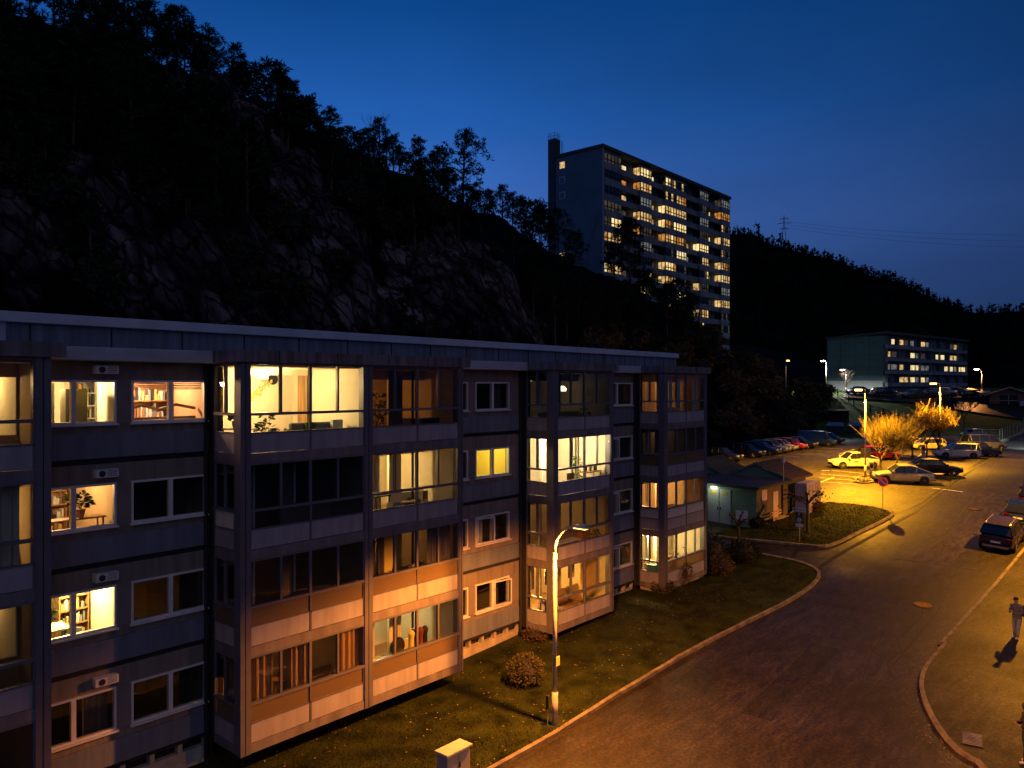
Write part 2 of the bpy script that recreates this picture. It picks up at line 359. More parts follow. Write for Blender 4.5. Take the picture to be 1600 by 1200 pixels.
# seam / drainage channel between lot and road, painted bays, manholes
M_seam = mat('seam', (.02,.018,.015), .8, .3, 3)
strip('gutter', K((1215,925),(1290,880),(1350,845),(1428,802),(1480,762),(1540,722),(1580,700)), .22, .0, .017, M_seam)
for q in (((1299,735),(1365,742)),((1283,741),(1345,746)),((1281,747),(1350,752)),((1280,753),(1340,757)),((1281,754),(1303,746)),((1310,710),(1335,702)),((1284,736),(1296,735)),((1430,716),(1450,704)),((1455,763),(1505,769)),((1192,722),(1216,726))):
    strip('parking_line', K(*q), .12, .0, .024, M_paint)
for q in ((1215,712),(1240,709),(1255,708),(1268,704),(1285,700)):
    a = P(*q); strip('parking_line', [a, a+Vector((0,-2.5,0))], .12, .0, .024, M_paint)
strip('parking_line', K((1560,698),(1585,701),(1600,701)), .25, 0, .024, M_paint)
for i, (q, lab) in enumerate((((1442,946),'cast iron manhole cover in the road near the kerb corner'),((1522,796),'dark oval drain cover in the road behind the parked brown car'))):
    p = P(*q); mbh = MB(); mbh.lathe((0,0,0), [(.02,.0),(.4,.0),(.4,.02),(.34,.02),(.34,.008),(.02,.008)], M_rust if i == 0 else M_black, 24)
    for a in range(-2,3): mbh.box(-.3+abs(a)*.04, .3-abs(a)*.04, a*.12-.015, a*.12+.015, .009, .018, M_rust)
    o = tag(mbh.build('manhole_cover'), lab, 'manhole cover'); o.location = (p.x, p.y, p.z+.012); o.rotation_euler.y = -math.atan((G(p.x+1,p.y)-G(p.x-1,p.y))/2); o.rotation_euler.x = math.atan((G(p.x,p.y+1)-G(p.x,p.y-1))/2)
p = P(1519,1163); mg = MB(); mg.box(-.5,.5,-.3,.3,0,.02,M_black)
for k in range(9): mg.box(-.45+k*.11,-.42+k*.11,-.26,.26,.021,.035,M_metal)
o = tag(mg.build('drain_grate'), 'dark metal drain grate by the bottom bend of the pavement kerb', 'drain grate'); o.location = (p.x,p.y,p.z+.1); o.rotation_euler = (0,0,R(10))
for q in (((1395,873),(1450,880),(1535,893)),((1240,925),(1290,905)),((1470,950),(1420,1010),(1330,1110)),((1560,720),(1530,770),(1480,830),(1452,862))): strip('road_seam', K(*q), .05, 0, .008, M_seam)
for q,w_ in ((((1180,1120),(1290,1010)),1.1),(((1475,900),(1530,858)),.9)): strip('road_patch', K(*q), w_, 0, .006, asphalt('patch_asphalt%d'%int(w_*10), (.017,.0135,.009), .5))
random.seed(9); cp_ = K((1215,1190),(1300,1060),(1345,985),(1420,905))
for i_ in range(3):
    ln_ = [Vector((q.x+random.gauss(0,.16)+i_*.9, q.y+random.gauss(0,.16)-i_*.8)) for q in densify(cp_, 1.3)][i_*3:i_*3+8]
    strip('road_crack', ln_, .03, 0, .007, M_seam)
# litter of leaves and grass tufts
def inpoly(x, y, poly):
    c = False; n = len(poly)
    for i in range(n):
        a, d = poly[i], poly[i-1]
        if (a[1] > y) != (d[1] > y) and x < (d[0]-a[0])*(y-a[1])/(d[1]-a[1])+a[0]: c = not c
    return c
gr = MB(); lf = MB()
M_blade = mat('grass_blades', (.018,.028,.005), .9, .5, 1.0, c2=(.06,.058,.015), spec=.1)
M_dry = mat('dry_leaves', (.18,.11,.045), .8, .5, 9, c2=(.4,.3,.17))
random.seed(3)
for _ in range(60000):
    x = random.uniform(8,44); y = random.uniform(15.5,22.1)
    if random.random() > (22/max(8, CF*x+SF*y))**1.2 or not inpoly(x, y, lawnA): continue
    z = G(x,y)+.09; h = random.uniform(.03,.09)
    a = random.uniform(0, 6.28); u = Vector((math.cos(a), math.sin(a), 0))*random.uniform(.008,.02); q = Vector((random.uniform(-.04,.04), random.uniform(-.04,.04), h)); p = Vector((x,y,z))
    gr.face([p-u, p+u, p+q], M_blade)
for _ in range(9000):
    x = random.uniform(41,60); y = random.uniform(12,21)
    if not inpoly(x, y, lawnB): continue
    z = G(x,y)+.09; a = random.uniform(0,6.28); u = Vector((math.cos(a), math.sin(a), 0))*.025; p = Vector((x,y,z))
    gr.face([p-u, p+u, p+Vector((random.uniform(-.05,.05),0,random.uniform(.05,.12)))], M_blade)
tag(gr.build('grass'), 'short grass blades of the lawns', 'grass', kind='stuff')
for _ in range(5000):
    if random.random() < .5: x = random.uniform(10,43); y = random.uniform(15.6,22); pl = lawnA
    else: x = random.uniform(41,62); y = random.uniform(12,21); pl = lawnB
    if not inpoly(x, y, pl): continue
    if random.random() < .5 or noise.noise(Vector((x*.45,y*.6,2)))+.25*random.random() < .12: continue
    p = Vector((x, y, G(x,y)+.125)); a = random.uniform(0,6.28); s_ = random.uniform(.02,.05)
    u = Vector((math.cos(a), math.sin(a), random.uniform(-.3,.3)))*s_; v_ = Vector((-math.sin(a), math.cos(a), random.uniform(-.3,.3)))*s_*.7
    lf.face([p-u, p-v_, p+u, p+v_], M_dry)
for _ in range(380):
    t = random.random(); i = random.randrange(len(pv)-9, len(pv)-1); q = pv[random.randrange(6, len(pv)-2)]
    x = q[0]+random.gauss(0,.5); y = q[1]+abs(random.gauss(0,.35)); s_ = random.uniform(.01,.03)
    p = Vector((x, y, G(x,y)+.02)); u = Vector((s_,0,.01)); v_ = Vector((0,s_*.7,0))
    lf.face([p-u, p-v_, p+u, p+v_], M_dry)
tag(lf.build('fallen_leaves'), 'fallen leaves scattered over lawns and gutter', 'fallen leaves', kind='stuff')
# ------------------------------------------------------------------ hillside
YF = [(-40,36),(45,36),(60,38),(80,42),(115,43),(128,47),(140,53),(150,60),(182,72),(240,80),(340,90)]
RZ = [(-40,43),(35,43),(60,39.5),(81,37.5),(95,34),(108,30),(118,25.5),(140,22),(165,19),(200,22),(340,30)]
TW = [(-40,38),(80,40),(105,37),(118,32),(165,30),(340,40)]
PROF = [(0,0),(.1,.14),(.28,.46),(.42,.60),(.6,.76),(.8,.9),(1,1),(3,1.02)]
ROCK = [((395,252),(500,250),(545,300),(590,440),(560,515),(330,515),(230,470),(235,360),(330,380),(400,330)),
        ((600,365),(680,365),(770,410),(860,500),(850,540),(640,530),(560,480),(600,430)),
        ((200,120),(300,110),(440,210),(480,255),(380,250),(250,200)),
        ((0,240),(130,260),(240,340),(300,480),(0,470))]
def px_of(p):
    D = CF*p[0]+SF*p[1]; r = (SF*p[0]-CF*p[1])/D; return 800+FPX*r, 602.5-(p[2]-CAMZ)/D*FPX
def hbase(X, Y):
    f = lerp_tab(YF, X); t = (Y-f)/lerp_tab(TW, X); g = G(X, f)
    z = g+(lerp_tab(RZ, X)-g)*lerp_tab(PROF, max(0, t))
    return z, t
def hill(X, Y):
    z, t = hbase(X, Y)
    if t <= 0: return G(X, Y)-.3*min(1, -t*8), 0
    q = Vector((X*.05, Y*.05, 3.1)); a = sm(t, 0, .15)*(1-.75*sm(t, .75, 1))
    z += a*(noise.fractal(q, 1, 2, 4)*3.0)
    s = Vector((X*.17+Y*.12, Y*.05-X*.03, z*.05))
    rd = 1-abs(noise.noise(s*1.6)); rd2 = 1-abs(noise.noise(s*4.2+Vector((7,1,3))))
    px, py = px_of((X, Y, z)); rk = 1.0 if any(inpoly(px, py, pl) for pl in ROCK) else 0.0
    vd = noise.voronoi(Vector((X*.13+z*.05, Y*.2-X*.07, z*.12)))[0]; vd2 = noise.voronoi(Vector((X*.42+z*.1, Y*.5-X*.2, z*.35)))[0]
    z += a*((rd-.7)*3.2+(rd2-.7)*1.4+rk*(min(.35,vd[1]-vd[0])*6.5-1.2+min(.3,vd2[1]-vd2[0])*2.2))*(.35+.65*rk)
    return z, rk
def axis(a, b, f):
    out = [a]
    while out[-1] < b: out.append(out[-1]+f(out[-1]))
    return out
hx = axis(-14, 340, lambda x: .8 if x < 112 else 2.5 if x < 190 else 6); hy = axis(33, 150, lambda y: .75 if y < 86 else 4)
bmh = MB(); k = bmh.mi(M_green); rks = []
for y in hy:
    for x in hx:
        z, rk = hill(x, y); bmh.v.append((x, y, z)); rks.append(rk)
nx = len(hx)
for j in range(len(hy)-1):
    for i in range(nx-1):
        a = j*nx+i; bmh.f.append([a,a+1,a+1+nx,a+nx]); bmh.m.append(0)
hm = bpy.data.materials.new('hillside_rock'); hm.use_nodes = True; nt = hm.node_tree; b = nt.nodes['Principled BSDF']; N = nt.nodes.new; L = nt.links.new
at = N('ShaderNodeAttribute'); at.attribute_name = 'rock'
tc = N('ShaderNodeTexCoord'); mq = N('ShaderNodeMapping'); mq.inputs['Rotation'].default_value = Vector((.5,-.4,-.77)).rotation_difference(Vector((1,0,0))).to_euler(); L(tc.outputs['Object'], mq.inputs[0])
mp = N('ShaderNodeMapping'); mp.inputs['Scale'].default_value = (.5,1,1); L(mq.outputs[0], mp.inputs[0])
n1 = N('ShaderNodeTexNoise'); n1.inputs['Scale'].default_value = .9; n1.inputs['Detail'].default_value = 9; n1.inputs['Roughness'].default_value = .7; L(mp.outputs[0], n1.inputs[0])
n2 = N('ShaderNodeTexNoise'); n2.inputs['Scale'].default_value = .35; n2.inputs['Detail'].default_value = 6; L(tc.outputs['Object'], n2.inputs[0])
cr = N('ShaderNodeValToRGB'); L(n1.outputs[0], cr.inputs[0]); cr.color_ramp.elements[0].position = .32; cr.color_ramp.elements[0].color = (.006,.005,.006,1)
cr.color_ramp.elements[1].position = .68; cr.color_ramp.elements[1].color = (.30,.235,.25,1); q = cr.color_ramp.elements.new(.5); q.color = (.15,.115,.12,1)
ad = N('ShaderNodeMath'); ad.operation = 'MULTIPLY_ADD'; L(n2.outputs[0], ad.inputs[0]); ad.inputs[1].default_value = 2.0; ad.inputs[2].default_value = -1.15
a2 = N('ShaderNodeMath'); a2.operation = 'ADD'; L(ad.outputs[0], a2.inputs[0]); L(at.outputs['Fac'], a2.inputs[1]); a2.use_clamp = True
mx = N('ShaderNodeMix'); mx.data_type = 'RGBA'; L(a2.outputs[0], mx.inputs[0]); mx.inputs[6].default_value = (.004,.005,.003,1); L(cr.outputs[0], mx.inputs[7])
vo = N('ShaderNodeTexVoronoi'); vo.feature = 'DISTANCE_TO_EDGE'; vo.inputs['Scale'].default_value = .38; wv = N('ShaderNodeVectorMath'); L(mp.outputs[0], wv.inputs[0]); L(n1.outputs['Color'], wv.inputs[1]); L(wv.outputs[0], vo.inputs[0])
vc = N('ShaderNodeTexVoronoi'); vc.inputs['Scale'].default_value = .38; L(wv.outputs[0], vc.inputs[0])
ck = N('ShaderNodeMapRange'); L(vo.outputs['Distance'], ck.inputs[0]); ck.inputs[1].default_value = 0; ck.inputs[2].default_value = .09; ck.inputs[3].default_value = .2
v2 = N('ShaderNodeTexVoronoi'); v2.feature = 'DISTANCE_TO_EDGE'; v2.inputs['Scale'].default_value = 1.15; L(wv.outputs[0], v2.inputs[0]); k2 = N('ShaderNodeMapRange'); L(v2.outputs['Distance'], k2.inputs[0]); k2.inputs[2].default_value = .08; k2.inputs[3].default_value = .3
sv = N('ShaderNodeSeparateColor'); L(vc.outputs['Color'], sv.inputs[0]); cm = N('ShaderNodeMapRange'); L(sv.outputs[0], cm.inputs[0]); cm.inputs[3].default_value = .45; cm.inputs[4].default_value = 1.25
pm = N('ShaderNodeMath'); pm.operation = 'MULTIPLY'; kk = N('ShaderNodeMath'); kk.operation = 'MULTIPLY'; L(ck.outputs[0], kk.inputs[0]); L(k2.outputs[0], kk.inputs[1]); L(kk.outputs[0], pm.inputs[0]); L(cm.outputs[0], pm.inputs[1])
fx = N('ShaderNodeMix'); fx.data_type = 'RGBA'; fx.blend_type = 'MULTIPLY'; fx.inputs[0].default_value = 1; L(mx.outputs[2], fx.inputs[6]); L(pm.outputs[0], fx.inputs[7])
L(fx.outputs[2], b.inputs['Base Color']); b.inputs['Roughness'].default_value = .9; b.inputs['Specular IOR Level'].default_value = .1
bp = N('ShaderNodeBump'); bp.inputs['Strength'].default_value = 1; bp.inputs['Distance'].default_value = .6; hs = N('ShaderNodeMath'); L(n1.outputs[0], hs.inputs[0]); L(kk.outputs[0], hs.inputs[1]); L(hs.outputs[0], bp.inputs['Height']); L(bp.outputs[0], b.inputs['Normal'])
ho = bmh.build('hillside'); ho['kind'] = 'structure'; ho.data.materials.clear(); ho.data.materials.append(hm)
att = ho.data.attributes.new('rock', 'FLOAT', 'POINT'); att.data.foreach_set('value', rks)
# distant wooded hill
SKY = [(-1800,700),(-300,640),(400,600),(700,520),(860,440),(1000,372),(1141,362),(1175,360),(1200,377),(1225,384),(1300,402),(1350,424),(1400,436),(1440,455),(1490,478),(1530,486),(1600,482),(1800,470),(2200,500),(2800,560)]
RIDD = [(-1800,420),(1100,420),(1600,480),(2800,600)]
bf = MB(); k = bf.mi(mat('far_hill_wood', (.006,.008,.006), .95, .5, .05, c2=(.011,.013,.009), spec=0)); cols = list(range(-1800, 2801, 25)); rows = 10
for px in cols:
    D1 = lerp_tab(RIDD, px); zr = CAMZ+(602.5-lerp_tab(SKY, px)-4)/FPX*D1
    for j in range(rows+1):
        t = j/rows; D = 235+(D1-235)*t; z = 9+(zr-9)*(t**1.1)+noise.noise(Vector((px*.01, j*.7, 0)))*3*t*(1-t)*2
        q = AT(px, D); bf.v.append((q.x, q.y, z))
    q = AT(px, D1+300); bf.v.append((q.x, q.y, -20))
m_ = rows+2
for i in range(len(cols)-1):
    for j in range(m_-1):
        a = i*m_+j; bf.f.append([a,a+m_,a+m_+1,a+1]); bf.m.append(0)
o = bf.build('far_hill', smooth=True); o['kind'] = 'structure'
random.seed(11); fw = MB(); kf = mat('far_hill_trees', (.005,.007,.005), .95, .5, .3, spec=0)
for i in range(1500):
    px = random.uniform(1040, 1720); t = 1-abs(random.gauss(0,.03)) if i < 700 else random.uniform(.2,1)
    t = min(1, t); D1 = lerp_tab(RIDD, px); zr = CAMZ+(602.5-lerp_tab(SKY, px)-4)/FPX*D1; D = 235+(D1-235)*t; z = 9+(zr-9)*(t**1.1)
    q = AT(px, D); h = random.uniform(2.5,6.5)*(1.4 if random.random() < .08 else 1); wd = h*random.uniform(.22,.42)
    for c in range(9):
        u = random.random(); a = random.uniform(0,6.28); rr = wd*(1-u*.75)*random.uniform(.2,1); c0 = Vector((q.x+math.cos(a)*rr, q.y+math.sin(a)*rr, z-1+h*u)); s_ = h*random.uniform(.12,.22)
        fw.face([c0+Vector((random.uniform(-1,1),random.uniform(-1,1),random.uniform(-1,1)))*s_ for _ in range(4)], kf)
    fw.tube([(q.x,q.y,z-1),(q.x,q.y,z+h*.9)], .12, kf, 3, False)
tag(fw.build('distant_wood'), 'dark wood covering the distant hill and its ridge', 'wood', kind='stuff')
# power pylon and its three wires
pd = 440; pb = AT(1225, pd); pz = CAMZ+(602.5-384)/FPX*pd; ph = 17.5
py_ = thing('power_pylon', 'steel lattice power pylon standing on the ridge of the distant hill', 'pylon', (pb.x, pb.y, pz-1), R(20))
t_ = MB()
M_pyl = mat('pylon_steel', (.08,.1,.12), .6, .2, 1)
for sx_ in (-1,1):
    for sy_ in (-1,1): t_.tube([(sx_*1.5,sy_*1.5,0),(sx_*.45,sy_*.45,ph*.62),(0,0,ph+1)], .13, M_pyl, 4)
for h in range(7):
    z0 = h*2.1; z1 = z0+2.1; a = 1.5-z0*.085; c = 1.5-z1*.085
    for s_ in (-1,1): t_.tube([(-a,s_*a,z0),(c,s_*c,z1)], .08, M_pyl, 3); t_.tube([(a,s_*a,z0),(-c,s_*c,z1)], .08, M_pyl, 3)
t_.build('lattice_tower', py_)
for h, wd in ((ph*.60,2.3),(ph*.78,3.6),(ph*.93,2.3)):
    a = MB(); a.tube([(0,-wd,h-.5),(0,-wd,h),(0,0,h+.3),(0,wd,h),(0,wd,h-.5)], .16, M_pyl, 4); a.build('cross_arm', py_)
for i, (h, ye, ym, lab) in enumerate(((ph*.8,368,358,'uppermost thin power line running from the pylon across the sky'),(ph*.7,379,368,'middle thin power line running from the pylon across the sky'),(ph*.6,390,373,'lowest thin power line running from the pylon across the sky'))):
    a = Vector((pb.x,pb.y,pz+h)); e_ = AT(1700, 300, ye-2); pts = []
    for j in range(25):
        t = j/24; p = a.lerp(e_, t); p.z -= 9*t*(1-t)*1.2; pts.append(p)
    m = MB(); m.tube(pts, .045, M_pyl, 3); tag(m.build('power_line'), lab, 'power line')
# ------------------------------------------------------------------ apartment building
BLD = thing('apartment_building', 'long four storey apartment block with glazed balcony bays facing the road', 'building', (0,0,0))
YB, YW = 20.4, 22.2      # bay front plane, recessed wall plane
ZB = [1.04+2.8*k for k in range(4)]
def part(name, m, bev=0, parent=None, label=None):
    o = m.build(name, parent or BLD, bevel=bev)
    if label: o['label'] = label
    return o
# roof, attic wall, roof edge strip, eave fascias
a = MB(); a.box(-8,40.5,22.34,33,12.42,13.0,M_attic)
for x in range(-7,41,2): a.box(x-.02,x+.02,22.325,22.345,12.43,12.98,M_dark)
part('attic_wall', a)
a = MB(); a.box(5.2,6.45,22.3,22.338,12.45,13.0,M_eave); part('attic_panel', a)
a = MB(); a.box(-8.1,40.6,22.2,33.1,13.0,13.27,M_strip); part('roof', a, .02)
a = MB(); a.box(-8,40.5,21.7,22.33,12.06,12.42,M_eave)
part('eave', a, .02)
segs = [(-2.3,6.84),(11.74,20.81),(26.3,30.95),(35.72,40.45)]
for (x0,x1) in segs:
    a = MB(); a.box(x0-.14,x1+.3,YB-.12,21.69,12.08,12.43,M_fascia)
    x = x0+1.2
    while x < x1: a.box(x-.012,x+.012,YB-.127,YB-.119,12.1,12.42,M_dark); x += 2.1
    part('bay_fascia', a)
# recessed wall stretches
def wall_stretch(x0, x1, wins, piers):
    w_ = MB(); pn = MB()
    for k_ in range(4):
        z = ZB[k_]
        w_.box(x0,x1,YW,YW+.25,z+.66,z+.93,M_wall)                        # under the window
        top = z+2.64 if k_ < 3 else 12.06
        w_.box(x0,x1,YW,YW+.25,z+2.11,top,M_wall)                         # above the window
        pn.box(x0+.01,x1-.01,YW-.07,YW+.2,z+.0,z+.66,M_bluep)
        dk = MB(); dk.box(x0,x1,YW+.03,YW+.25,z-.15,z,M_dark); part('shadow_joint', dk)
        for (a0,a1) in piers: w_.box(a0,a1,YW-.02,YW+.2,z+.93,z+2.11,M_pier)
    part('wall', w_); part('wall_panel', pn, .01)
    pl = MB(); n = int((x1-x0)/.75)
    pl.box(x0,x1,YW+.1,YW+.3,-.4,.6,M_plinth); 
    for i in range(n+1):
        xx = x0+(x1-x0)*i/n; pl.box(max(x0,xx-.07),min(x1,xx+.07),YW+.08,YW+.28,.6,.89,M_plinth)
    part('plinth', pl); d = MB(); d.box(x0,x1,YW+.32,YW+.4,.55,.9,M_cglass); part('cellar_glazing', d)
def window(x0, x1, z0, z1, mull, ajar=None, sill=True, y=YW):
    f = MB(); t = .06
    f.box(x0,x1,y-.05,y+.08,z1-t,z1,M_white); f.box(x0,x1,y-.05,y+.08,z0,z0+t,M_white)
    f.box(x0,x0+t,y-.05,y+.08,z0+t,z1-t,M_white); f.box(x1-t,x1,y-.05,y+.08,z0+t,z1-t,M_white)
    for m in mull: f.box(m-.06,m+.06,y-.06,y+.08,z0+t,z1-t,M_white)
    if sill: f.box(x0-.04,x1+.04,y-.13,y-.0,z0-.05,z0-.003,M_white)
    fo = part('window', f)
    eds = [x0+t]+[q for m in mull for q in (m-.06,m+.06)]+[x1-t]
    for i in range(0,len(eds),2):
        p_ = MB(); a0, a1 = eds[i], eds[i+1]
        if ajar == i//2:
            T = Matrix.Translation((a0,y,0))@Matrix.Rotation(R(-9),4,'Z')
            p_.box(0,a1-a0,-.09,-.08,z0+t,z1-t,M_glass,T); p_.box(0,.05,-.12,-.06,z0+t,z1-t,M_white,T); p_.box(a1-a0-.05,a1-a0,-.12,-.06,z0+t,z1-t,M_white,T); p_.box(.05,a1-a0-.05,-.12,-.06,z0+t,z0+t+.05,M_white,T); p_.box(.05,a1-a0-.05,-.12,-.06,z1-t-.05,z1-t,M_white,T)
        else: p_.box(a0,a1,y+.0,y+.012,z0+t,z1-t,M_glass)
        part('pane', p_, parent=fo)
    return fo
def rooml(x0, x1, y0, y1, k_, m, fl=None, zt=2.52, zb=-.08):
    z0, z1 = ZB[k_]+zb, ZB[k_]+zt; r = MB(); e_ = .04; fl = fl or M_floorw
    r.box(x0,x1,y0,y1,z0-e_,z0,fl); r.box(x0,x1,y0,y1,z1,z1+e_,m); r.box(x0,x1,y1,y1+e_,z0,z1,m)
    r.box(x0,x0+e_,y0,y1-.001,z0,z1,m); r.box(x1-e_,x1,y0,y1-.001,z0,z1,m); return part('room', r)
def roomlight(x, y, k_, power, lab, color=(1,.60,.21), zt=2.2, shape=0):
    z = ZB[k_]+zt
    t = thing('ceiling_lamp', lab, 'lamp', (x,y,z)); m = MB()
    m.lathe((0,0,0), [(.03,.12),(.17,.02),(.16,-.02),(.03,-.03)], MATS.get('lamp_glow') or emimat('lamp_glow', (1,.75,.4), 6, (1,.7,.35)), 14); m.tube([(0,0,.1),(0,0,.29)], .012, M_black); m.build('lamp_shade', t)
    light('POINT', 'room_light', (0,0,-.14), power, color, .12, t); return t
wall_stretch(6.84,11.72,None,[(9.06,9.46),(11.66,11.72)])
wall_stretch(20.81,26.28,None,[(22.92,23.36),(25.5,26.28)])
wall_stretch(30.95,35.7,None,[(30.95,33.0),(35.46,35.7)])
for k_ in range(4):
    z0, z1 = ZB[k_]+.93, ZB[k_]+2.11
    window(6.86,9.06,z0,z1,[7.97]); window(9.46,11.66,z0,z1,[10.57],ajar=None)
    window(20.83,22.92,z0,z1,[21.8]); window(23.36,25.5,z0,z1,[24.42],ajar=1 if k_ == 0 else 0 if k_ == 1 else None)
    window(33.0,35.46,z0,z1,[34.0],ajar=0 if k_ < 3 else None)
    v_ = MB(); v_.box(8.45,9.05,YW-.22,YW-.003,ZB[k_]+2.28,ZB[k_]+2.5,M_white); v_.lathe((8.62,YW-.222,ZB[k_]+2.39), [(.085,0),(.085,-.012),(.05,-.014),(.05,-.004)], M_trim, 16, 'y')
    for q in range(4): v_.box(8.76,9.0,YW-.224,YW-.219,ZB[k_]+2.32+q*.045,ZB[k_]+2.335+q*.045,M_trim)
    part('ventilation_box', v_, 0)
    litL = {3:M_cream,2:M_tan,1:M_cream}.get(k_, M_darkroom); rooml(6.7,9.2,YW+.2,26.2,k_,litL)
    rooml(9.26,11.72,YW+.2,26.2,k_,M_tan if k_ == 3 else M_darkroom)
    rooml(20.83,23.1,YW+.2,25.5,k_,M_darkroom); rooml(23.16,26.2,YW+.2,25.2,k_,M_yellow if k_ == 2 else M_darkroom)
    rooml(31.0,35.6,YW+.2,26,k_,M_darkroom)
# glazed bays
def bay(x0, x1, units, side=True):
    """units: list of (xa, xb, list of mid-band kinds per storey)"""
    fr = MB(); ends = [x0, units[0][0]]
    posts = [(x0,units[0][0])]+[(units[i][1],units[i+1][0]) for i in range(len(units)-1)]+[(units[-1][1],x1)]
    for (p0,p1) in posts: fr.box(p0,p1,YB-.03,YB+.3,.76,12.08,M_frame); fr.box((p0+p1)/2-.012,(p0+p1)/2+.012,YB-.036,YB-.03,.78,12.06,M_dark)
    fr.box(x0,x0+.3,YW-.32,YW+.3,.76,12.08,M_dark)
    part('corner_posts', fr)
    for (xa,xb,mids) in units:
        for k_ in range(4):
            glazed(xa, xb, k_, mids[k_], 'front')
    if side:
        for k_ in range(4): glazed(YB+.3, YW-.32, k_, side[k_], 'side', x0)
    # spandrel beams
    for k_ in range(4):
        z = ZB[k_]; s_ = MB()
        for (xa,xb,_) in units: s_.box(xa,xb,YB,YB+.26,z-.28,z-.012,M_beam)
        s_.box(x0+.02,x0+.24,YB+.3,YW-.32,z-.28,z-.012,M_beam); part('spandrel_beam', s_)
    un = MB(); un.box(x0+.25,x1-.05,YB+.27,24,.78,.84,M_dark); part('bay_underside', un)
def glazed(a0, a1, k_, mid, face, xs=None):
    z = ZB[k_]; zt = z+2.52 if k_ < 3 else 12.08
    def bx(m, u0, u1, d0, d1, z0, z1, mt):
        if face == 'front': m.box(u0,u1,YB+d0,YB+d1,z0,z1,mt)
        else: m.box(xs+d0,xs+d1,u0,u1,z0,z1,mt)
    fr = MB(); n = 4 if face == 'front' else 2; wd = (a1-a0)
    bx(fr,a0,a1,.0,.12,z+.56,z+.60,M_frame)
    low = mid[0] == 'c' and len(mid) > 1
    bx(fr,a0,a1,-.02,.14,z+1.09,z+1.17,M_frame)
    bx(fr,a0,a1,.0,.12,zt-.07,zt,M_frame)
    for i in range(n+1):
        u = a0+wd*i/n; t = .035 if i in (0,n) else (.045 if i % 2 == 0 else .035)
        lo = max(a0,u-t); hi = min(a1,u+t); bx(fr,lo,hi,.01,.11,z+1.17,zt-.07,M_frame)
    if face == 'front': bx(fr,(a0+a1)/2-.03,(a0+a1)/2+.03,.0,.1,z-.0,z+1.09,M_frame)
    bx(fr,a0,a0+.04,.0,.1,z,z+1.09,M_frame); bx(fr,a1-.04,a1,.0,.1,z,z+1.09,M_frame)
    f = part('glazed_balcony' if face == 'front' else 'side_glazing', fr)
    halves = [(a0+.04,(a0+a1)/2-.03),((a0+a1)/2+.03,a1-.04)] if face == 'front' else [(a0+.04,a1-.04)]
    for h0,h1 in halves:
        p_ = MB(); bx(p_,h0,h1,.02,.06,z+.0,z+.56,M_panel); part('parapet_panel', p_, .01, f)
        q = MB(); mm = {'c':M_glass,'f':M_frost,'s':M_slat,'p':M_panel,'w':M_slat}[mid[0]]
        bx(q,h0,h1,.04,.055,z+.60,z+1.09,mm); part('parapet_glass' if mid[0] in 'cf' else 'parapet_panel', q, 0, f)
    for i in range(n):
        g = MB(); bx(g,a0+wd*i/n+.04,a0+wd*(i+1)/n-.04,.05,.06,z+1.17,zt-.07,M_glass); part('pane', g, 0, f)
bay(-2.3,6.84,[(-2.0,2.2,'cccc'),(2.4,6.5,'cccc')],False)
bay(11.74,20.81,[(12.06,16.2,'ffcc'),(16.52,20.6,'ffcc')],'ffwc')
bay(26.3,30.95,[(26.65,30.72,'cccc')],'cccc')
bay(35.72,40.45,[(36.06,40.24,'fsfc')],'csfc')
# end gable, rear body
a = MB(); a.box(40.46,40.7,YB+.3,33,-.3,12.06,M_plinth); part('gable_wall', a)
a = MB(); a.box(-8,40.45,26.4,33,-.5,12.4,M_plinth); part('rear_wing', a)
a = MB(); a.box(-8,40.45,22.36,26.38,12.1,12.4,M_dark); part('roof_deck', a)
a = MB(); a.box(36.0,40.44,YB+.28,22,-.3,.7,M_plinth); part('plinth', a)
a = MB()
for x in (12.2,20.3): a.tube([(x-.35,YW+.02,12.0),(x-.35,YW+.02,.2)], .05, M_dark)
for x in (11.6,26.15,35.6): a.tube([(x,YW-.12,12.0),(x,YW-.12,.1)], .055, M_dark)
part('downpipes', a)
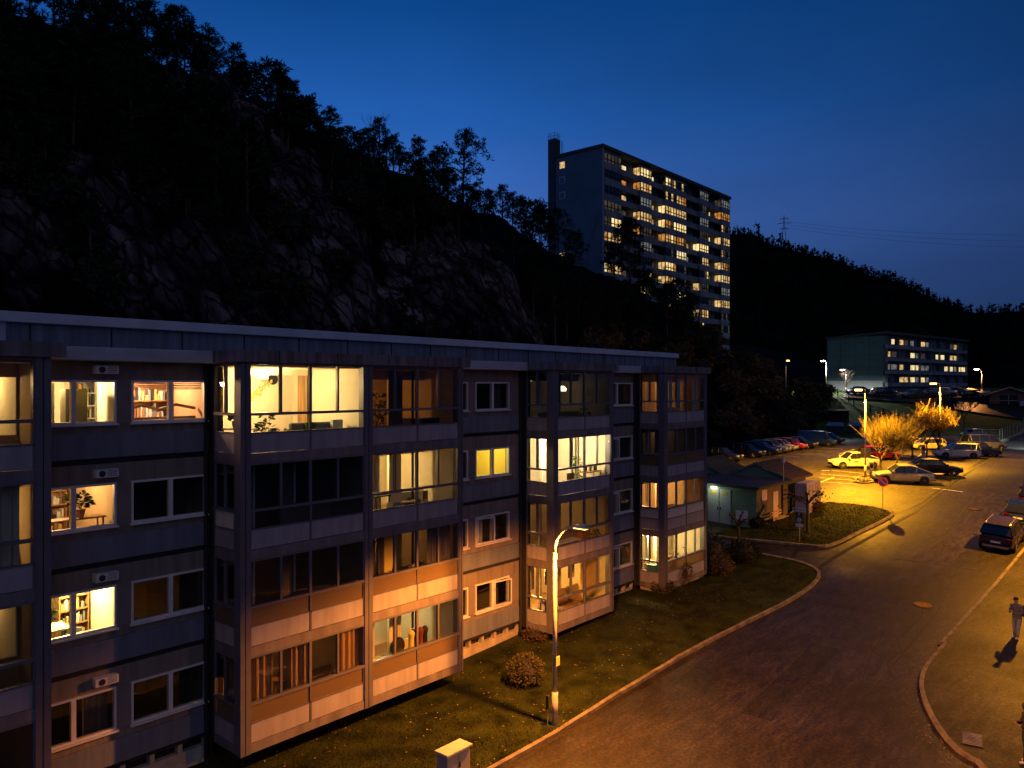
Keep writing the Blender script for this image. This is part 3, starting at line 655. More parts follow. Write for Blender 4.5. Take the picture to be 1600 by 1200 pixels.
# bay rooms: (name, x0,x1,storey,wall,depth)
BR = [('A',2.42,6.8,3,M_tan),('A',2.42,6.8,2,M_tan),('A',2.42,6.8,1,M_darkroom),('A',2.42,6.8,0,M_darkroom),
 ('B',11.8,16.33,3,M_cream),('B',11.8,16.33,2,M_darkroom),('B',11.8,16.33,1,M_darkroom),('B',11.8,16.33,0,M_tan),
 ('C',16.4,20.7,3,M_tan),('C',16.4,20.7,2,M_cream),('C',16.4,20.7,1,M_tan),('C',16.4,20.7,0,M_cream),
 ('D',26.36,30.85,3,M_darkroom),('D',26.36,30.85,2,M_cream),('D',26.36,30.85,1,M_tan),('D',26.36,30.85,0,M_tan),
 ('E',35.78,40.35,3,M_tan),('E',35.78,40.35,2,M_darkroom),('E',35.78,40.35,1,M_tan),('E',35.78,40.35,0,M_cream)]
for (n_,x0,x1,k_,m) in BR:
    z0, z1 = ZB[k_]-.08, ZB[k_]+2.52; r = MB(); e_ = .04; d = 24.6
    if n_ in 'BDE': # side glazing: left side wall only behind the recess plane
        r.box(x0,x0+e_,YW+.25,d-.001,z0,z1,m)
    else: r.box(x0,x0+e_,YB+.3,d-.001,z0,z1,m)
    r.box(x1-e_,x1,YB+.3,d-.001,z0,z1,m); r.box(x0,x1,YB+.3,d,z0-e_,z0,M_floorw); r.box(x0,x1,YB+.3,d,z1,z1+e_,m); r.box(x0,x1,d,d+e_,z0,z1,m)
    # inner wall of the balcony: piers and lintel with an opening
    if (n_,k_) not in (('B',3),('D',2)):
        r.box(x0+e_,x0+.55,YW+.15,YW+.25,z0,z1,m); r.box(x0+2.5,x0+3.0,YW+.15,YW+.25,z0,z1,m); r.box(x0+.55,x1-e_,YW+.15,YW+.25,z1-.35,z1,m); r.box(x0+3.0,x1-e_,YW+.15,YW+.25,z0,z0+.8,m)
        r.box(x0+.55,x0+.62,YW+.13,YW+.27,z0,z1-.35,M_white); r.box(x0+1.5,x0+1.57,YW+.13,YW+.27,z0,z1-.35,M_white); r.box(x0+3.0,x0+3.07,YW+.13,YW+.27,z0+.8,z1-.35,M_white)
    else: r.box(x0+e_,x1-e_,YW+1.2,YW+1.25,z1-.2,z1,m)
    part('room', r)
# ------------------------------------------------------------------ rooms: lamps and furniture
random.seed(5)
ST = ['ground floor','second floor','third floor','top floor']
def RL(x, y, k_, p, where, color=(1,.62,.22)): return roomlight(x, y, k_, p*(4.2 if x < 11.7 else 1.9), 'round ceiling lamp '+where, color)
RL(14.0,22.9,3,300,'glowing in the cream top floor room of the near corner bay',(1,.66,.27)); RL(17.6,23.4,3,34,'in the orange lit top floor room right of the corner bay',(1,.46,.12))
RL(18.2,23.2,2,150,'in the warm lit third floor room right of the near corner bay'); RL(18.6,23.6,1,16,'in the dim second floor room with the red wall',(1,.55,.16)); RL(18.8,22.9,0,65,'over the ground floor balcony with the clothes rack',(1,.72,.3))
RL(13.8,23.6,0,7,'behind the brown striped curtains of the ground floor bay',(1,.5,.15)); 
RL(28.4,22.0,2,420,'in the brightest white lit balcony of the middle bay',(1,.72,.38)); RL(28.6,23.6,3,9,'in the dim top floor room of the middle bay',(1,.7,.4)); RL(28.6,23.5,1,26,'in the dusky second floor room of the middle bay'); RL(28.2,22.8,0,340,'in the amber ground floor room of the middle bay',(1,.6,.15))
RL(37.3,23.2,3,34,'behind the grey curtains of the far bay top floor',(1,.5,.2)); RL(37.8,23.0,1,200,'over the dining table of the far bay second floor',(1,.55,.2)); RL(37.4,22.3,0,300,'in the cluttered bright ground floor room of the far bay',(1,.66,.25)); RL(39.6,23.5,2,4,'in the dark third floor room of the far bay',(1,.5,.2))
RL(6.0,23.9,3,22,'in the top floor room cut off by the left edge'); RL(4.9,22.9,2,34,'behind the pale curtain at the left edge'); RL(6.3,24.2,1,9,'in the narrow lit slit at the left edge',(1,.55,.15))
RL(8.0,23.8,3,120,'in the top floor study at far left',(1,.66,.3)); RL(8.0,23.8,2,55,'in the third floor kitchen full of plants',(1,.6,.25)); RL(8.3,23.6,1,150,'over the table with the plant bowl',(1,.68,.24)); RL(10.6,23.6,3,75,'behind the half drawn blinds of the top floor window',(1,.55,.3)); RL(24.6,23.6,2,95,'in the plain yellow room between the bays',(1,.75,.2))
def FZ(k_): return ZB[k_]-.08
def sofa(x, y, k_, rz, lab, m=M_fab, L_=2.0):
    t = thing('sofa', lab, 'sofa', (x,y,FZ(k_)), rz)
    a = MB(); a.box(-L_/2,L_/2,-.4,.4,.12,.42,m); a.build('seat', t, bevel=.05); a = MB(); a.box(-L_/2,L_/2,.25,.45,.42,.85,m); a.build('backrest', t, bevel=.06)
    for s_ in (-1,1): a = MB(); a.box(s_*L_/2-.1,s_*L_/2+.1,-.4,.42,.12,.62,m); a.build('armrest', t, bevel=.05)
    for s_ in (-1,1): a = MB(); a.box(s_*L_/4-L_/4+.06,s_*L_/4+L_/4-.06,-.36,.22,.425,.55,m); a.build('cushion', t, bevel=.05)
def table(x, y, k_, lab, w_=1.2, d=.7, h=.74, m=M_wood, rz=0):
    t = thing('table', lab, 'table', (x,y,FZ(k_)), rz); a = MB(); a.box(-w_/2,w_/2,-d/2,d/2,h-.04,h,m); a.build('tabletop', t)
    for sx_ in (-1,1):
        for sy_ in (-1,1): a = MB(); a.tube([(sx_*(w_/2-.06),sy_*(d/2-.06),0),(sx_*(w_/2-.06),sy_*(d/2-.06),h-.04)], .025, m, 6); a.build('leg', t)
def chair(x, y, k_, lab, rz=0, m=M_wood):
    t = thing('chair', lab, 'chair', (x,y,FZ(k_)), rz); a = MB(); a.box(-.21,.21,-.21,.21,.43,.47,m); a.build('seat', t, bevel=.015); a = MB(); a.box(-.2,.2,.19,.22,.6,.92,m); a.tube([(-.19,.2,.45),(-.19,.21,.92)],.015,m); a.tube([(.19,.2,.45),(.19,.21,.92)],.015,m); a.build('backrest', t)
    for sx_ in (-1,1):
        for sy_ in (-1,1): a = MB(); a.tube([(sx_*.2,sy_*.2,0),(sx_*.18,sy_*.18,.43)], .016, m, 5); a.build('leg', t)
def plant(x, y, k_, lab, h=.9, n=46, r=.35, base=0.0, m=M_leaf):
    t = thing('house_plant', lab, 'plant', (x,y,FZ(k_)+base)); a = MB(); a.lathe((0,0,0), [(.09,0),(.13,.2),(.14,.22),(.11,.22)], M_pot, 12); a.build('pot', t); a = MB()
    for _ in range(n):
        u = random.uniform(.25,1); an = random.uniform(0,6.28); rr = r*random.uniform(.2,1); p = Vector((math.cos(an)*rr*.6, math.sin(an)*rr*.6, .2+u*(h-.3))); a.leaf(p, (math.cos(an),math.sin(an),random.uniform(-.4,.7)), .2, .1, m)
    for q in range(5): an = q*1.3; a.tube([(0,0,.2),(math.cos(an)*r*.4,math.sin(an)*r*.4,h*.8)], .008, m, 3)
    a.build('foliage', t)
def curtain(x0, x1, y, k_, lab, m, z0=.0, z1=2.4, axis_='x'):
    a = MB(); n = int(abs(x1-x0)/.035)+1; k2 = a.mi(m); ph = random.random()*6
    for i in range(n+1):
        u = x0+(x1-x0)*i/n; d = math.sin(i*.95+ph)*.045+math.sin(i*.37)*.02
        for zz in (FZ(k_)+z0+.02, FZ(k_)+z1): a.v.append((u, y+d, zz) if axis_ == 'x' else (y+d, u, zz))
    for i in range(n): q = i*2; a.f.append([q,q+2,q+3,q+1]); a.m.append(k2)
    tag(a.build('curtain', smooth=True), lab, 'curtain')
def picture(x, y, z, w_, h, lab, m=M_fabl, fm=M_black):
    t = thing('picture', lab, 'picture', (x,y,z)); a = MB(); a.box(-w_/2,w_/2,-.02,.0,-h/2,h/2,fm); a.build('frame', t); a = MB(); a.box(-w_/2+.04,w_/2-.04,-.026,-.021,-h/2+.04,h/2-.04,m); a.build('print', t)
def shelf(x, y, k_, lab, w_=.8, h=1.8, d=.3, m=M_white, rows_=5, fill=True):
    t = thing('shelf_unit', lab, 'shelf', (x,y,FZ(k_))); a = MB(); a.box(-w_/2,-w_/2+.03,-d/2,d/2,0,h,m); a.box(w_/2-.03,w_/2,-d/2,d/2,0,h,m); a.box(-w_/2+.03,w_/2-.03,d/2-.02,d/2,0,h,m); a.build('side_panels', t)
    for i in range(rows_+1): a = MB(); zz = i*(h-.03)/rows_; a.box(-w_/2+.03,w_/2-.03,-d/2,d/2-.021,zz,zz+.03,m); a.build('shelf_board', t)
    if fill:
        a = MB()
        for i in range(rows_):
            xx = -w_/2+.06
            while xx < w_/2-.1:
                b_ = random.uniform(.03,.09); hh = random.uniform(.1,h/rows_-.08); a.box(xx,xx+b_,-d/2+.04,d/2-.06,i*(h-.03)/rows_+.032,i*(h-.03)/rows_+.032+hh,random.choice([M_wood,M_fab,M_pink,M_fabl,M_black])); xx += b_+random.uniform(0,.06)
        a.build('books', t)
def box_thing(name, lab, cat, x, y, z, sx_, sy_, sz, m, rz=0, bev=.02):
    a = MB(); a.box(-sx_/2,sx_/2,-sy_/2,sy_/2,0,sz,m); a.box(-sx_/2+.02,sx_/2-.02,-sy_/2-.006,-sy_/2-.001,sz*.1,sz*.9,m); o = a.build(name, bevel=bev); o.location = (x,y,z); o.rotation_euler = (0,0,rz); tag(o, lab, cat)
# near corner bay, top floor (bright cream)
sofa(15.1,21.15,3,0,'dark grey sofa behind the railing of the bright top floor room',M_fab,2.0)
a = MB(); a.lathe((0,0,0), [(.19,0),(.19,-.03),(.17,-.05),(.17,-.02)], M_black, 24, 'y'); a.box(-.01,.01,-.045,-.04,0,.12,M_black)
o = a.build('wall_clock'); o.location = (15.42,24.58,11.62); tag(o, 'round dark rimmed clock on the cream wall of the top floor room', 'clock')
a = MB(); 
for q in range(12):
    px_ = 14.45+q*.07+random.uniform(-.05,.05); pz_ = 10.85+q*.07+random.uniform(-.12,.12)
    for s_ in (-1,1): a.face([(px_,24.57,pz_),(px_+s_*.12,24.54,pz_+.1),(px_+s_*.13,24.54,pz_-.02),(px_+s_*.05,24.56,pz_-.12)], M_pink)
tag(a.build('paper_garland'), 'pink and yellow paper butterflies on the cream wall', 'wall decoration')
curtain(23.6,24.25,16.2,3,'beige curtain hanging against the cream top floor wall',M_curt,0,2.4,'y')
plant(12.9,20.95,3,'leafy plant in front of the clock in the top floor bay',1.25,80,.35); plant(13.55,21.1,3,'low red flowering plant beside the sofa in the top floor bay',.75,60,.4,m=mat('red_leaves',(.3,.05,.02),.7,.4,8)); plant(12.25,21.5,3,'small dark plant on the white table in the top floor corner',.45,30,.2,.76)
table(12.35,21.5,3,'white narrow table in the corner of the top floor bay',.7,.9,.76,M_white); box_thing('board','pale board leaning by the side glazing of the top floor bay','board',12.1,21.0,FZ(3),.05,.6,.6,M_fabl,R(20)); box_thing('cushion','pale blue cushion on the right end of the grey sofa','cushion',15.75,21.3,FZ(3)+.56,.4,.16,.35,M_fabl)
box_thing('cushion','small green cushion near the middle of the grey sofa','cushion',14.75,21.35,FZ(3)+.56,.36,.15,.3,M_leaf)
# right unit, top floor: orange
plant(18.0,22.0,3,'tall dark plant silhouetted against the orange wall',1.9,110,.45); box_thing('television','flat black television against the orange wall','television',17.2,24.3,FZ(3)+.9,1.0,.08,.6,M_black); box_thing('barbecue','black barbecue standing at the right of the top floor balcony','barbecue',19.6,21.1,FZ(3),.9,.5,.85,M_black); box_thing('cabinet','dark low cabinet under the television in the orange room','cabinet',17.3,24.2,FZ(3),1.4,.4,.6,M_wood)
curtain(18.6,19.3,22.05,3,'dark curtain beside the plant in the orange room',M_curtd)
# right unit, third floor: warm
shelf(16.85,24.2,2,'white shelf unit with boxes in the warm third floor room',.8,2.0); table(17.6,21.4,2,'round dark pedestal table on the third floor balcony',.7,.6,1.0,M_black); plant(19.0,21.1,2,'dark spiky plant behind the third floor railing',.8,60,.3); chair(19.9,21.2,2,'pale wooden chair at the right of the third floor balcony',R(20)); box_thing('white_box','white box on the third floor balcony floor','box',17.95,20.95,FZ(2),.4,.35,.75,M_fabl); box_thing('carton','low pale carton under the pedestal table','box',17.35,21.0,FZ(2),.55,.3,.35,M_fabl); curtain(17.9,18.3,22.2,2,'amber curtain in the middle of the warm third floor room',M_curtw); picture(18.9,24.57,11.4-2.9,.3,.3,'small picture in the warm third floor room')
table(18.6,21.0,2,'low table with ornaments behind the third floor railing',.9,.4,.7,M_wood)
# right unit, second floor
curtain(19.3,20.55,20.75,1,'long grey curtain inside the second floor glazing',M_curtd,.0,2.5); box_thing('wall_panel','ochre wardrobe panel in the second floor room','wardrobe',18.9,22.2,FZ(1),.9,.1,2.3,M_yellow); box_thing('red_cabinet','tall red cabinet at the left of the second floor room','cabinet',16.9,22.6,FZ(1),.35,.4,2.2,mat('red_lacquer',(.5,.05,.02),.4,.1,3)); plant(19.3,21.2,1,'pale dried flowers on a table in the second floor balcony',.7,50,.35,.55,M_fabl); table(19.2,21.2,1,'small table carrying dried flowers on the second floor balcony',.8,.5,.55); curtain(17.4,18.4,22.0,1,'greenish blind in the second floor room',M_curtd)
# right unit, ground floor
def rack(x, y, k_, lab, cols_):
    t = thing('clothes_rack', lab, 'clothes rack', (x,y,FZ(k_))); a = MB(); a.tube([(-.45,0,0),(-.45,0,1.7),(.45,0,1.7),(.45,0,0)], .018, M_white); a.build('rail', t)
    for i, c in enumerate(cols_):
        a = MB(); xx = -.32+i*.22; a.lathe((xx,0,.75), [(.13,0),(.11,.3),(.1,.6),(.14,.8),(.03,.92)], c, 10); a.build('garment', t)
rack(19.1,21.0,0,'clothes rack with yellow, dark and red garments on the ground floor balcony',[M_yellow,M_black,mat('dark_red_cloth',(.2,.03,.02),.9,.3,5),M_black])
a = MB(); a.lathe((0,0,0), [(.3,-.05),(.33,0),(.3,.05),(.22,.04),(.22,-.04)], M_black, 24, 'y'); o = a.build('fan_drum'); o.location = (18.1,20.95,FZ(0)+1.25); tag(o, 'round black drum shaped object beside the clothes rack', 'drum'); table(18.1,21.1,0,'table under the black drum on the ground floor balcony',.9,.5,.92,M_wood); box_thing('towel_pile','pile of yellow towels at the left of the ground floor balcony','towels',17.1,20.95,FZ(0)+.92,.6,.4,.15,M_yellow); table(17.1,21.0,0,'narrow table under the yellow towels',.8,.5,.9,M_wood); 
for x in (16.75,17.3): a = MB(); a.tube([(x,21.3,FZ(0)),(x,21.3,FZ(0)+2.5)], .04, M_white); tag(a.build('white_pole'), 'white pole behind the towels, '+('left one' if x < 17 else 'right one'), 'pole')
# near unit ground floor: striped curtains
curtain(12.1,12.95,20.62,0,'brown striped curtain at the left of the ground floor bay',M_curt,.0,2.55); curtain(13.6,14.15,20.62,0,'narrow brown curtain left of the middle of the ground floor bay',M_curt,.0,2.55); curtain(15.2,16.1,20.62,0,'brown striped curtain at the right of the ground floor bay',M_curt,.0,2.55); curtain(20.8,21.6,12.0,0,'dark curtain along the side glazing of the ground floor bay',M_curt,.0,2.5,'y')
picture(14.7,24.57,2.9,.35,.5,'small framed picture seen between the brown curtains'); table(13.2,21.3,0,'wooden table behind the brown curtains',.9,.6,1.3,M_wood)
# middle bay
chair(27.1,21.0,2,'cane armchair in the brightest balcony',R(30)); chair(28.2,21.0,2,'low wooden chair in the middle of the brightest balcony',R(160)); table(29.9,21.0,2,'table crowded with bottles in the brightest balcony',1.3,.5,.85)
for i,(x,c) in enumerate(((29.45,M_leaf),(29.6,M_black),(29.8,M_pot),(29.95,M_leaf),(30.2,M_black),(30.4,M_leaf))):
    a = MB(); a.lathe((0,0,0), [(.04,0),(.045,.18),(.02,.24),(.02,.32)], c, 8); o = a.build('bottle'); o.location = (x,20.95+.04*(i%2),FZ(2)+.85); tag(o, 'bottle on the crowded table of the brightest balcony', 'bottle', 'bottles on the balcony table')
plant(29.7,21.6,2,'thin green plant behind the bottles',1.6,60,.3); curtain(30.1,30.8,22.3,2,'cream curtain at the right of the brightest balcony',M_curtw); curtain(28.2,28.6,22.6,2,'cream curtain in the middle of the brightest balcony',M_curtw); shelf(26.95,24.2,2,'tan cupboard at the back of the brightest balcony',.8,1.9,.4,M_wood,4,False)
curtain(26.5,26.6+.4,22.2,3,'white curtain in the corner of the top floor middle bay',M_curtw); sofa(27.6,21.2,3,0,'dark red and grey sofa in the dim top floor middle bay',M_fab,1.6); plant(29.9,21.3,3,'small plant in the dim top floor middle bay',1.0,40,.3)
a = MB(); a.lathe((0,0,0), [(.2,-.12),(.22,0),(.1,.12)], MATS['lamp_glow'], 16); o = a.build('paper_lantern'); o.location = (29.85,22.6,FZ(3)+1.9); tag(o, 'glowing paper lantern in the dim top floor middle bay', 'lamp')
table(27.8,20.95,1,'long white table behind the second floor railing of the middle bay',2.0,.5,.7,M_white); plant(30.1,21.0,1,'spreading plant at the right of the second floor middle bay',1.0,70,.5); box_thing('round_chair','orange round backed chair on the second floor middle bay','chair',29.2,20.9,FZ(1),.5,.4,.95,mat('orange_cloth',(.35,.13,.03),.8,.2,5),0,.12)
for x0_,x1_,q in ((26.8,27.4,'left'),(28.1,28.75,'middle'),(29.9,30.4,'right')): curtain(x0_,x1_,22.3,0,'pale yellow sheet hanging in the amber room, the '+q+' one',M_curtw,1.2,2.4)
sofa(27.9,21.2,0,0,'dark brown sofa in the amber ground floor room',M_wood,1.9); box_thing('folded_chair','white folded chair leaning in the corner of the middle bay','chair',26.8,21.1,FZ(0),.06,.5,1.0,M_white,R(30)); plant(30.0,20.95,0,'low spiky plant at the right of the amber room',.6,40,.35)
# far bay
for x0_,x1_,q in ((36.9,37.3,'left'),(37.7,38.1,'middle'),(39.6,40.1,'right')): curtain(x0_,x1_,20.8,3,'grey curtain in the far bay top floor, the '+q+' one',M_fabl)
table(37.6,21.4,1,'dining table in the second floor far bay',1.4,.7,.76); chair(36.7,21.3,1,'dark chair left of the far bay dining table',R(80)); chair(38.3,21.9,1,'dark chair behind the far bay dining table',0); picture(37.2,24.57,5.3,.5,.5,'framed picture over the far bay dining table')
box_thing('laundry_basket','orange basket on the ground floor far bay','basket',37.0,21.0,FZ(0)+.75,.5,.4,.55,mat('orange_plastic',(.55,.25,.05),.6,.1,4),R(5)); table(37.0,21.05,0,'table under the orange basket in the far bay',.8,.5,.75); chair(36.3,21.6,0,'striped chair in the corner of the far bay ground floor',R(60),M_white); plant(36.5,21.0,0,'tangled plant in the corner of the far bay ground floor',1.1,60,.35); box_thing('crate','turquoise crate in the far bay ground floor corner','crate',36.1,21.3,FZ(0)+.6,.35,.5,.35,mat('turquoise_plastic',(.1,.4,.4),.5,.1,4)); curtain(38.4,38.75,22.6,0,'white door curtain in the bright ground floor far bay',M_curtw)
# left windows
shelf(8.85,23.9,3,'white shelf with rows of dark bottles in the top floor study',.6,2.2,.3,M_white,6); box_thing('wardrobe','tall olive wardrobe seen through the top floor study window','wardrobe',8.35,23.2,FZ(3),.55,.4,1.95,mat('olive_paint',(.2,.17,.08),.7,.1,2)); box_thing('fridge','tall white cupboard in the top floor study','cupboard',7.75,23.5,FZ(3),.3,.4,2.1,M_white); plant(7.3,23.0,3,'small plant on the white counter of the top floor study',.5,30,.2,1.1)
table(8.0,22.8,2,'dark counter under the third floor kitchen window',1.9,.5,1.25,M_wood); plant(8.35,22.75,2,'bushy dark plant in the third floor kitchen window',.75,110,.4,1.25); plant(7.25,22.8,2,'smaller plant at the left of the third floor kitchen window',.45,40,.2,1.25); shelf(8.75,25.7,2,'orange wooden shelf in the third floor kitchen',.5,2.1,.3,M_wood,5)
table(7.5,23.0,1,'pale table with a plant bowl in the second floor kitchen',1.2,.8,1.15,M_fabl); plant(7.45,22.85,1,'leafy plant in a dark bowl on the pale table',.6,70,.35,1.15); chair(8.3,23.2,1,'white chair drawn up to the pale table',R(-40),M_white); shelf(8.7,24.3,1,'kitchen shelf with jars in the second floor kitchen',.8,2.0,.35,M_wood,5)
shelf(10.6,24.4,3,'long wooden shelf with jars behind the blinds',2.1,2.1,.3,M_wood,4)
for x0_,x1_,q in ((9.56,10.48,'left'),(10.66,11.55,'right')):
    a = MB()
    for i in range(4): a.box(x0_,x1_,YW+.06,YW+.075,ZB[3]+2.0-i*.05,ZB[3]+2.03-i*.05,M_fab)
    tag(a.build('blind'), 'rolled up grey blind in the '+q+' half of the top floor window', 'blind')
a = MB(); a.tube([(9.5,22.75,ZB[3]+1.25),(10.0,22.75,ZB[3]+1.4),(10.5,22.75,ZB[3]+1.25),(11.0,22.75,ZB[3]+1.4),(11.6,22.75,ZB[3]+1.28)], .05, M_wood); a.box(9.5,11.6,22.7,22.78,ZB[3]+.95,ZB[3]+1.05,M_wood); tag(a.build('bed_headboard'), 'curved wooden headboard behind the top floor window', 'headboard')
curtain(8.3,8.95,22.5,0,'grey curtain in the dark ground floor window at far left',M_curtd); curtain(5.2,6.3,20.85,2,'long pale yellow curtain behind the glazing at the left edge',M_curtw,.1,2.5)
picture(24.85,25.16,ZB[2]+1.7,.55,.45,'landscape picture on the yellow wall between the bays',M_fabl,M_white)
curtain(23.5,23.75,22.6,3,'pale curtain in the dark top floor window between the bays',M_fabl,.9,2.1); curtain(25.1,25.4,22.6,3,'grey curtain at the right of the dark top floor window between the bays',M_curtd,.9,2.1); curtain(23.9,24.2,22.6,1,'pale curtain in the tilted second floor window between the bays',M_fabl,.9,2.1); curtain(33.2,33.7,22.6,0,'patterned curtain in the ground floor window beside the far bay',M_curtw,.9,2.1); curtain(34.4,35.2,22.7,1,'grey curtain in the second floor window beside the far bay',M_fab,.9,2.1)
# ------------------------------------------------------------------ street lamps
M_sod = emimat('sodium_lens', (1,.5,.1), 12, (1,.45,.08)); M_wlens = emimat('white_lens', (.95,1,.9), 60, (.9,1,.85)); M_plens = emimat('pink_lens', (1,.55,.45), 40, (1,.5,.4))
M_pole = mat('lamp_pole_paint', (.42,.4,.36), .5, .3, 3)
def street_lamp(base, H, arm, lab, power, color=(1,.42,.06), lens=None, group=None, spot=165, armlen=1.1, thin=1.0, headw=.62, aim=None):
    t = thing('street_lamp', lab, 'street lamp', base); a = Vector((math.cos(arm), math.sin(arm), 0)); lens = lens or M_sod
    m = MB(); m.tube([(0,0,0),(0,0,1.1)], .085*thin, M_pole, 10); m.tube([(0,0,1.1),(0,0,H-1.0)], [.065*thin,.05*thin], M_pole, 10); m.build('pole', t, True)
    if armlen > .5:
        pts = [Vector((0,0,H-1.0))+a*(armlen*.72*(1-math.cos(q*R(90)/7)))+Vector((0,0,math.sin(q*R(90)/7)*.92)) for q in range(8)]
        m = MB(); m.tube(pts, .04*thin, M_pole, 8); m.build('arm', t, True)
    else:
        m = MB(); m.tube([(0,0,H-1.0),(0,0,H-.08),a*armlen+Vector((0,0,H))], .045*thin, M_pole, 8); m.build('arm', t, True)
    hc = a*(armlen*.72+headw*.45)+Vector((0,0,H-.06)); T = Matrix.Translation(hc)@Matrix.Rotation(arm,4,'Z')
    m = MB(); pr = [(-.5,.5,.0),(-.5,.55,.05),(-.35,.75,.11),(.25,.8,.13),(.5,.5,.06),(.5,.3,0)]
    ring = []
    for (u, wv, h) in ((-.5,.1,.03),(-.4,.14,.09),(0,.17,.12),(.35,.15,.1),(.5,.07,.04)):
        ring.append([T@Vector((u*headw,-wv*1.0,0)), T@Vector((u*headw,-wv*.7,h)), T@Vector((u*headw,wv*.7,h)), T@Vector((u*headw,wv,0))])
    for r0, r1 in zip(ring, ring[1:]):
        for q in range(4): m.face([r0[q], r0[(q+1)%4], r1[(q+1)%4], r1[q]], M_pole)
    m.face(ring[0], M_pole); m.face(ring[-1], M_pole); hd = m.build('lamp_head', t, False)
    m = MB(); m.box(-.36*headw,.36*headw,-.1,.1,-.03 if armlen > .75 else -.16,-.004,lens,T); m.build('lens', hd)
    light('SPOT', 'lamp_light', hc+Vector((0,0,-.12 if armlen > .75 else -.26)), power, color, .12, t, aim or (0,0,0), R(spot), .35)
    return t
pb1 = P(867,1138); LP = pb1
street_lamp((pb1.x,pb1.y,pb1.z+.1), 6.75, R(-90), 'tall curved street lamp standing on the front lawn beside the kerb', 10000, (1,.29,.03), spot=168, thin=1.25)
tt = MB(); tt.box(-.1,.1,-.13,-.11,2.0,2.3,M_yellow); o = tt.build('pole_plate'); o.location = (pb1.x,pb1.y,pb1.z+.1); tag(o, 'small pale plate fixed on the lawn street lamp', 'plate')
tt = MB(); tt.tube([(0,0,0),(0,0,.7)], .02, M_metal); tt.box(-.04,.04,-.05,.05,.55,1.0,M_trim); o = tt.build('cable_post', bevel=.01); o.location = (pb1.x-.2,pb1.y+.15,pb1.z+.1); tag(o, 'little grey post with a dark box beside the lawn street lamp', 'post')
street_lamp((21.5,-9.5,G(21.5,-9.5)+.09), 9.5, R(90), 'street lamp across the road behind the near pavement', 8500, (1,.35,.012))
street_lamp((55.5,4.2,G(55.5,4.2)+.09), 8.0, R(120), 'street lamp beside the parked brown car, past the right edge', 13500, (1,.36,.012))
p = P(1352,746); street_lamp((p.x,p.y,p.z), CAMZ-10.5/FPX*69.5-p.z+.35, R(131), 'tall street lamp rising from the charging island of the parking lot', 34000, (1,.41,.012), spot=146, armlen=.35, thin=1.1, headw=.8)
q = AT(1469,87); gz = G(q.x,q.y); street_lamp((q.x,q.y,gz), CAMZ+5.0/FPX*87-gz, R(131), 'tall street lamp behind the farther lit bare tree', 36000, (1,.41,.012), spot=145, armlen=.5, thin=1.1, headw=.9)
q = AT(1228,138); gz = hill(q.x,q.y)[0]; hz = CAMZ+39.5/FPX*138; street_lamp((q.x,q.y,gz-.3), hz-gz+.4, R(-10), 'orange street lamp on the dark slope left of the far parking', 250, armlen=.35, thin=1.5, headw=.9)
q = AT(1291,163); gz = G(q.x,q.y); hz = CAMZ+39.5/FPX*163; street_lamp((q.x,q.y,gz), hz-gz, R(131), 'glaring white floodlight lamp beside the blank gable', 17000, (.9,1,.82), M_wlens, armlen=.35, thin=1.3, headw=1.1, spot=165)
q = AT(1322,158); gz = G(q.x,q.y); hz = CAMZ+25.5/FPX*158; street_lamp((q.x,q.y,gz), hz-gz, R(131), 'pinkish street lamp in front of the blank gable', 900, (1,.75,.6), M_plens, armlen=.35, thin=1.6, headw=1.1)
q = AT(1534,150); gz = G(q.x,q.y); hz = CAMZ+26.5/FPX*150; street_lamp((q.x,q.y,gz), hz-gz, R(131), 'rusty orange street lamp near the small wooden house', 3500, (1,.36,.08), M_plens, armlen=.7, thin=1.6, headw=1.1)
q = AT(1625,104); gz = G(q.x,q.y); street_lamp((q.x,q.y,gz), 7.5, R(131), 'white street lamp by the fence at the far right edge', 2600, (.75,1,.85), M_wlens, spot=110)
for i, q in enumerate(((1111,703),(1144,697),(1173,690),(1201,684),(1227,680),(1246,675))):
    p = P(*q); m = thing('bollard_light', 'small bollard light with a blue white lamp behind the row of parked cars', 'bollard light', (p.x,p.y+1.2,G(p.x,p.y+1.2)), 0, 'bollard lights along the foot of the slope'); a = MB(); a.tube([(0,0,0),(0,0,1.0)], .07, M_black, 8); a.build('post', m); a = MB(); a.lathe((0,0,1.0), [(.07,0),(.09,.07),(.04,.13)], MATS.get('blue_lens') or emimat('blue_lens', (.5,.6,1), 14, (.4,.5,1)), 8); a.build('lens', m)
# ------------------------------------------------------------------ lit panes
E_ = {}
for n_, c, c2, s in (('bright',(1,.76,.34),(.6,.33,.09),1.3),('warm',(.95,.62,.24),(.22,.11,.03),.95),('amber',(.8,.33,.07),(.2,.07,.01),.8),('white',(1,.82,.42),(.5,.33,.13),1.15),('pale',(.35,.36,.34),(.08,.09,.11),.5),('dim',(.16,.12,.08),(.03,.03,.035),.4)):
    E_[n_] = emimat('lit_room_'+n_, c, s, c2, 1.1)
E_['off'] = mat('dark_room_glass', (.01,.013,.02), .12, .3, .5, spec=.6)
M_tw = mat('tower_render', (.085,.13,.17), .85, .12, .25, .1); M_twf = mat('tower_front_panel', (.075,.085,.11), .8, .2, .5); M_twd = mat('tower_roof_edge', (.05,.05,.06), .8, .2, 1); M_bal = mat('balcony_panel', (.17,.2,.26), .7, .3, .6)
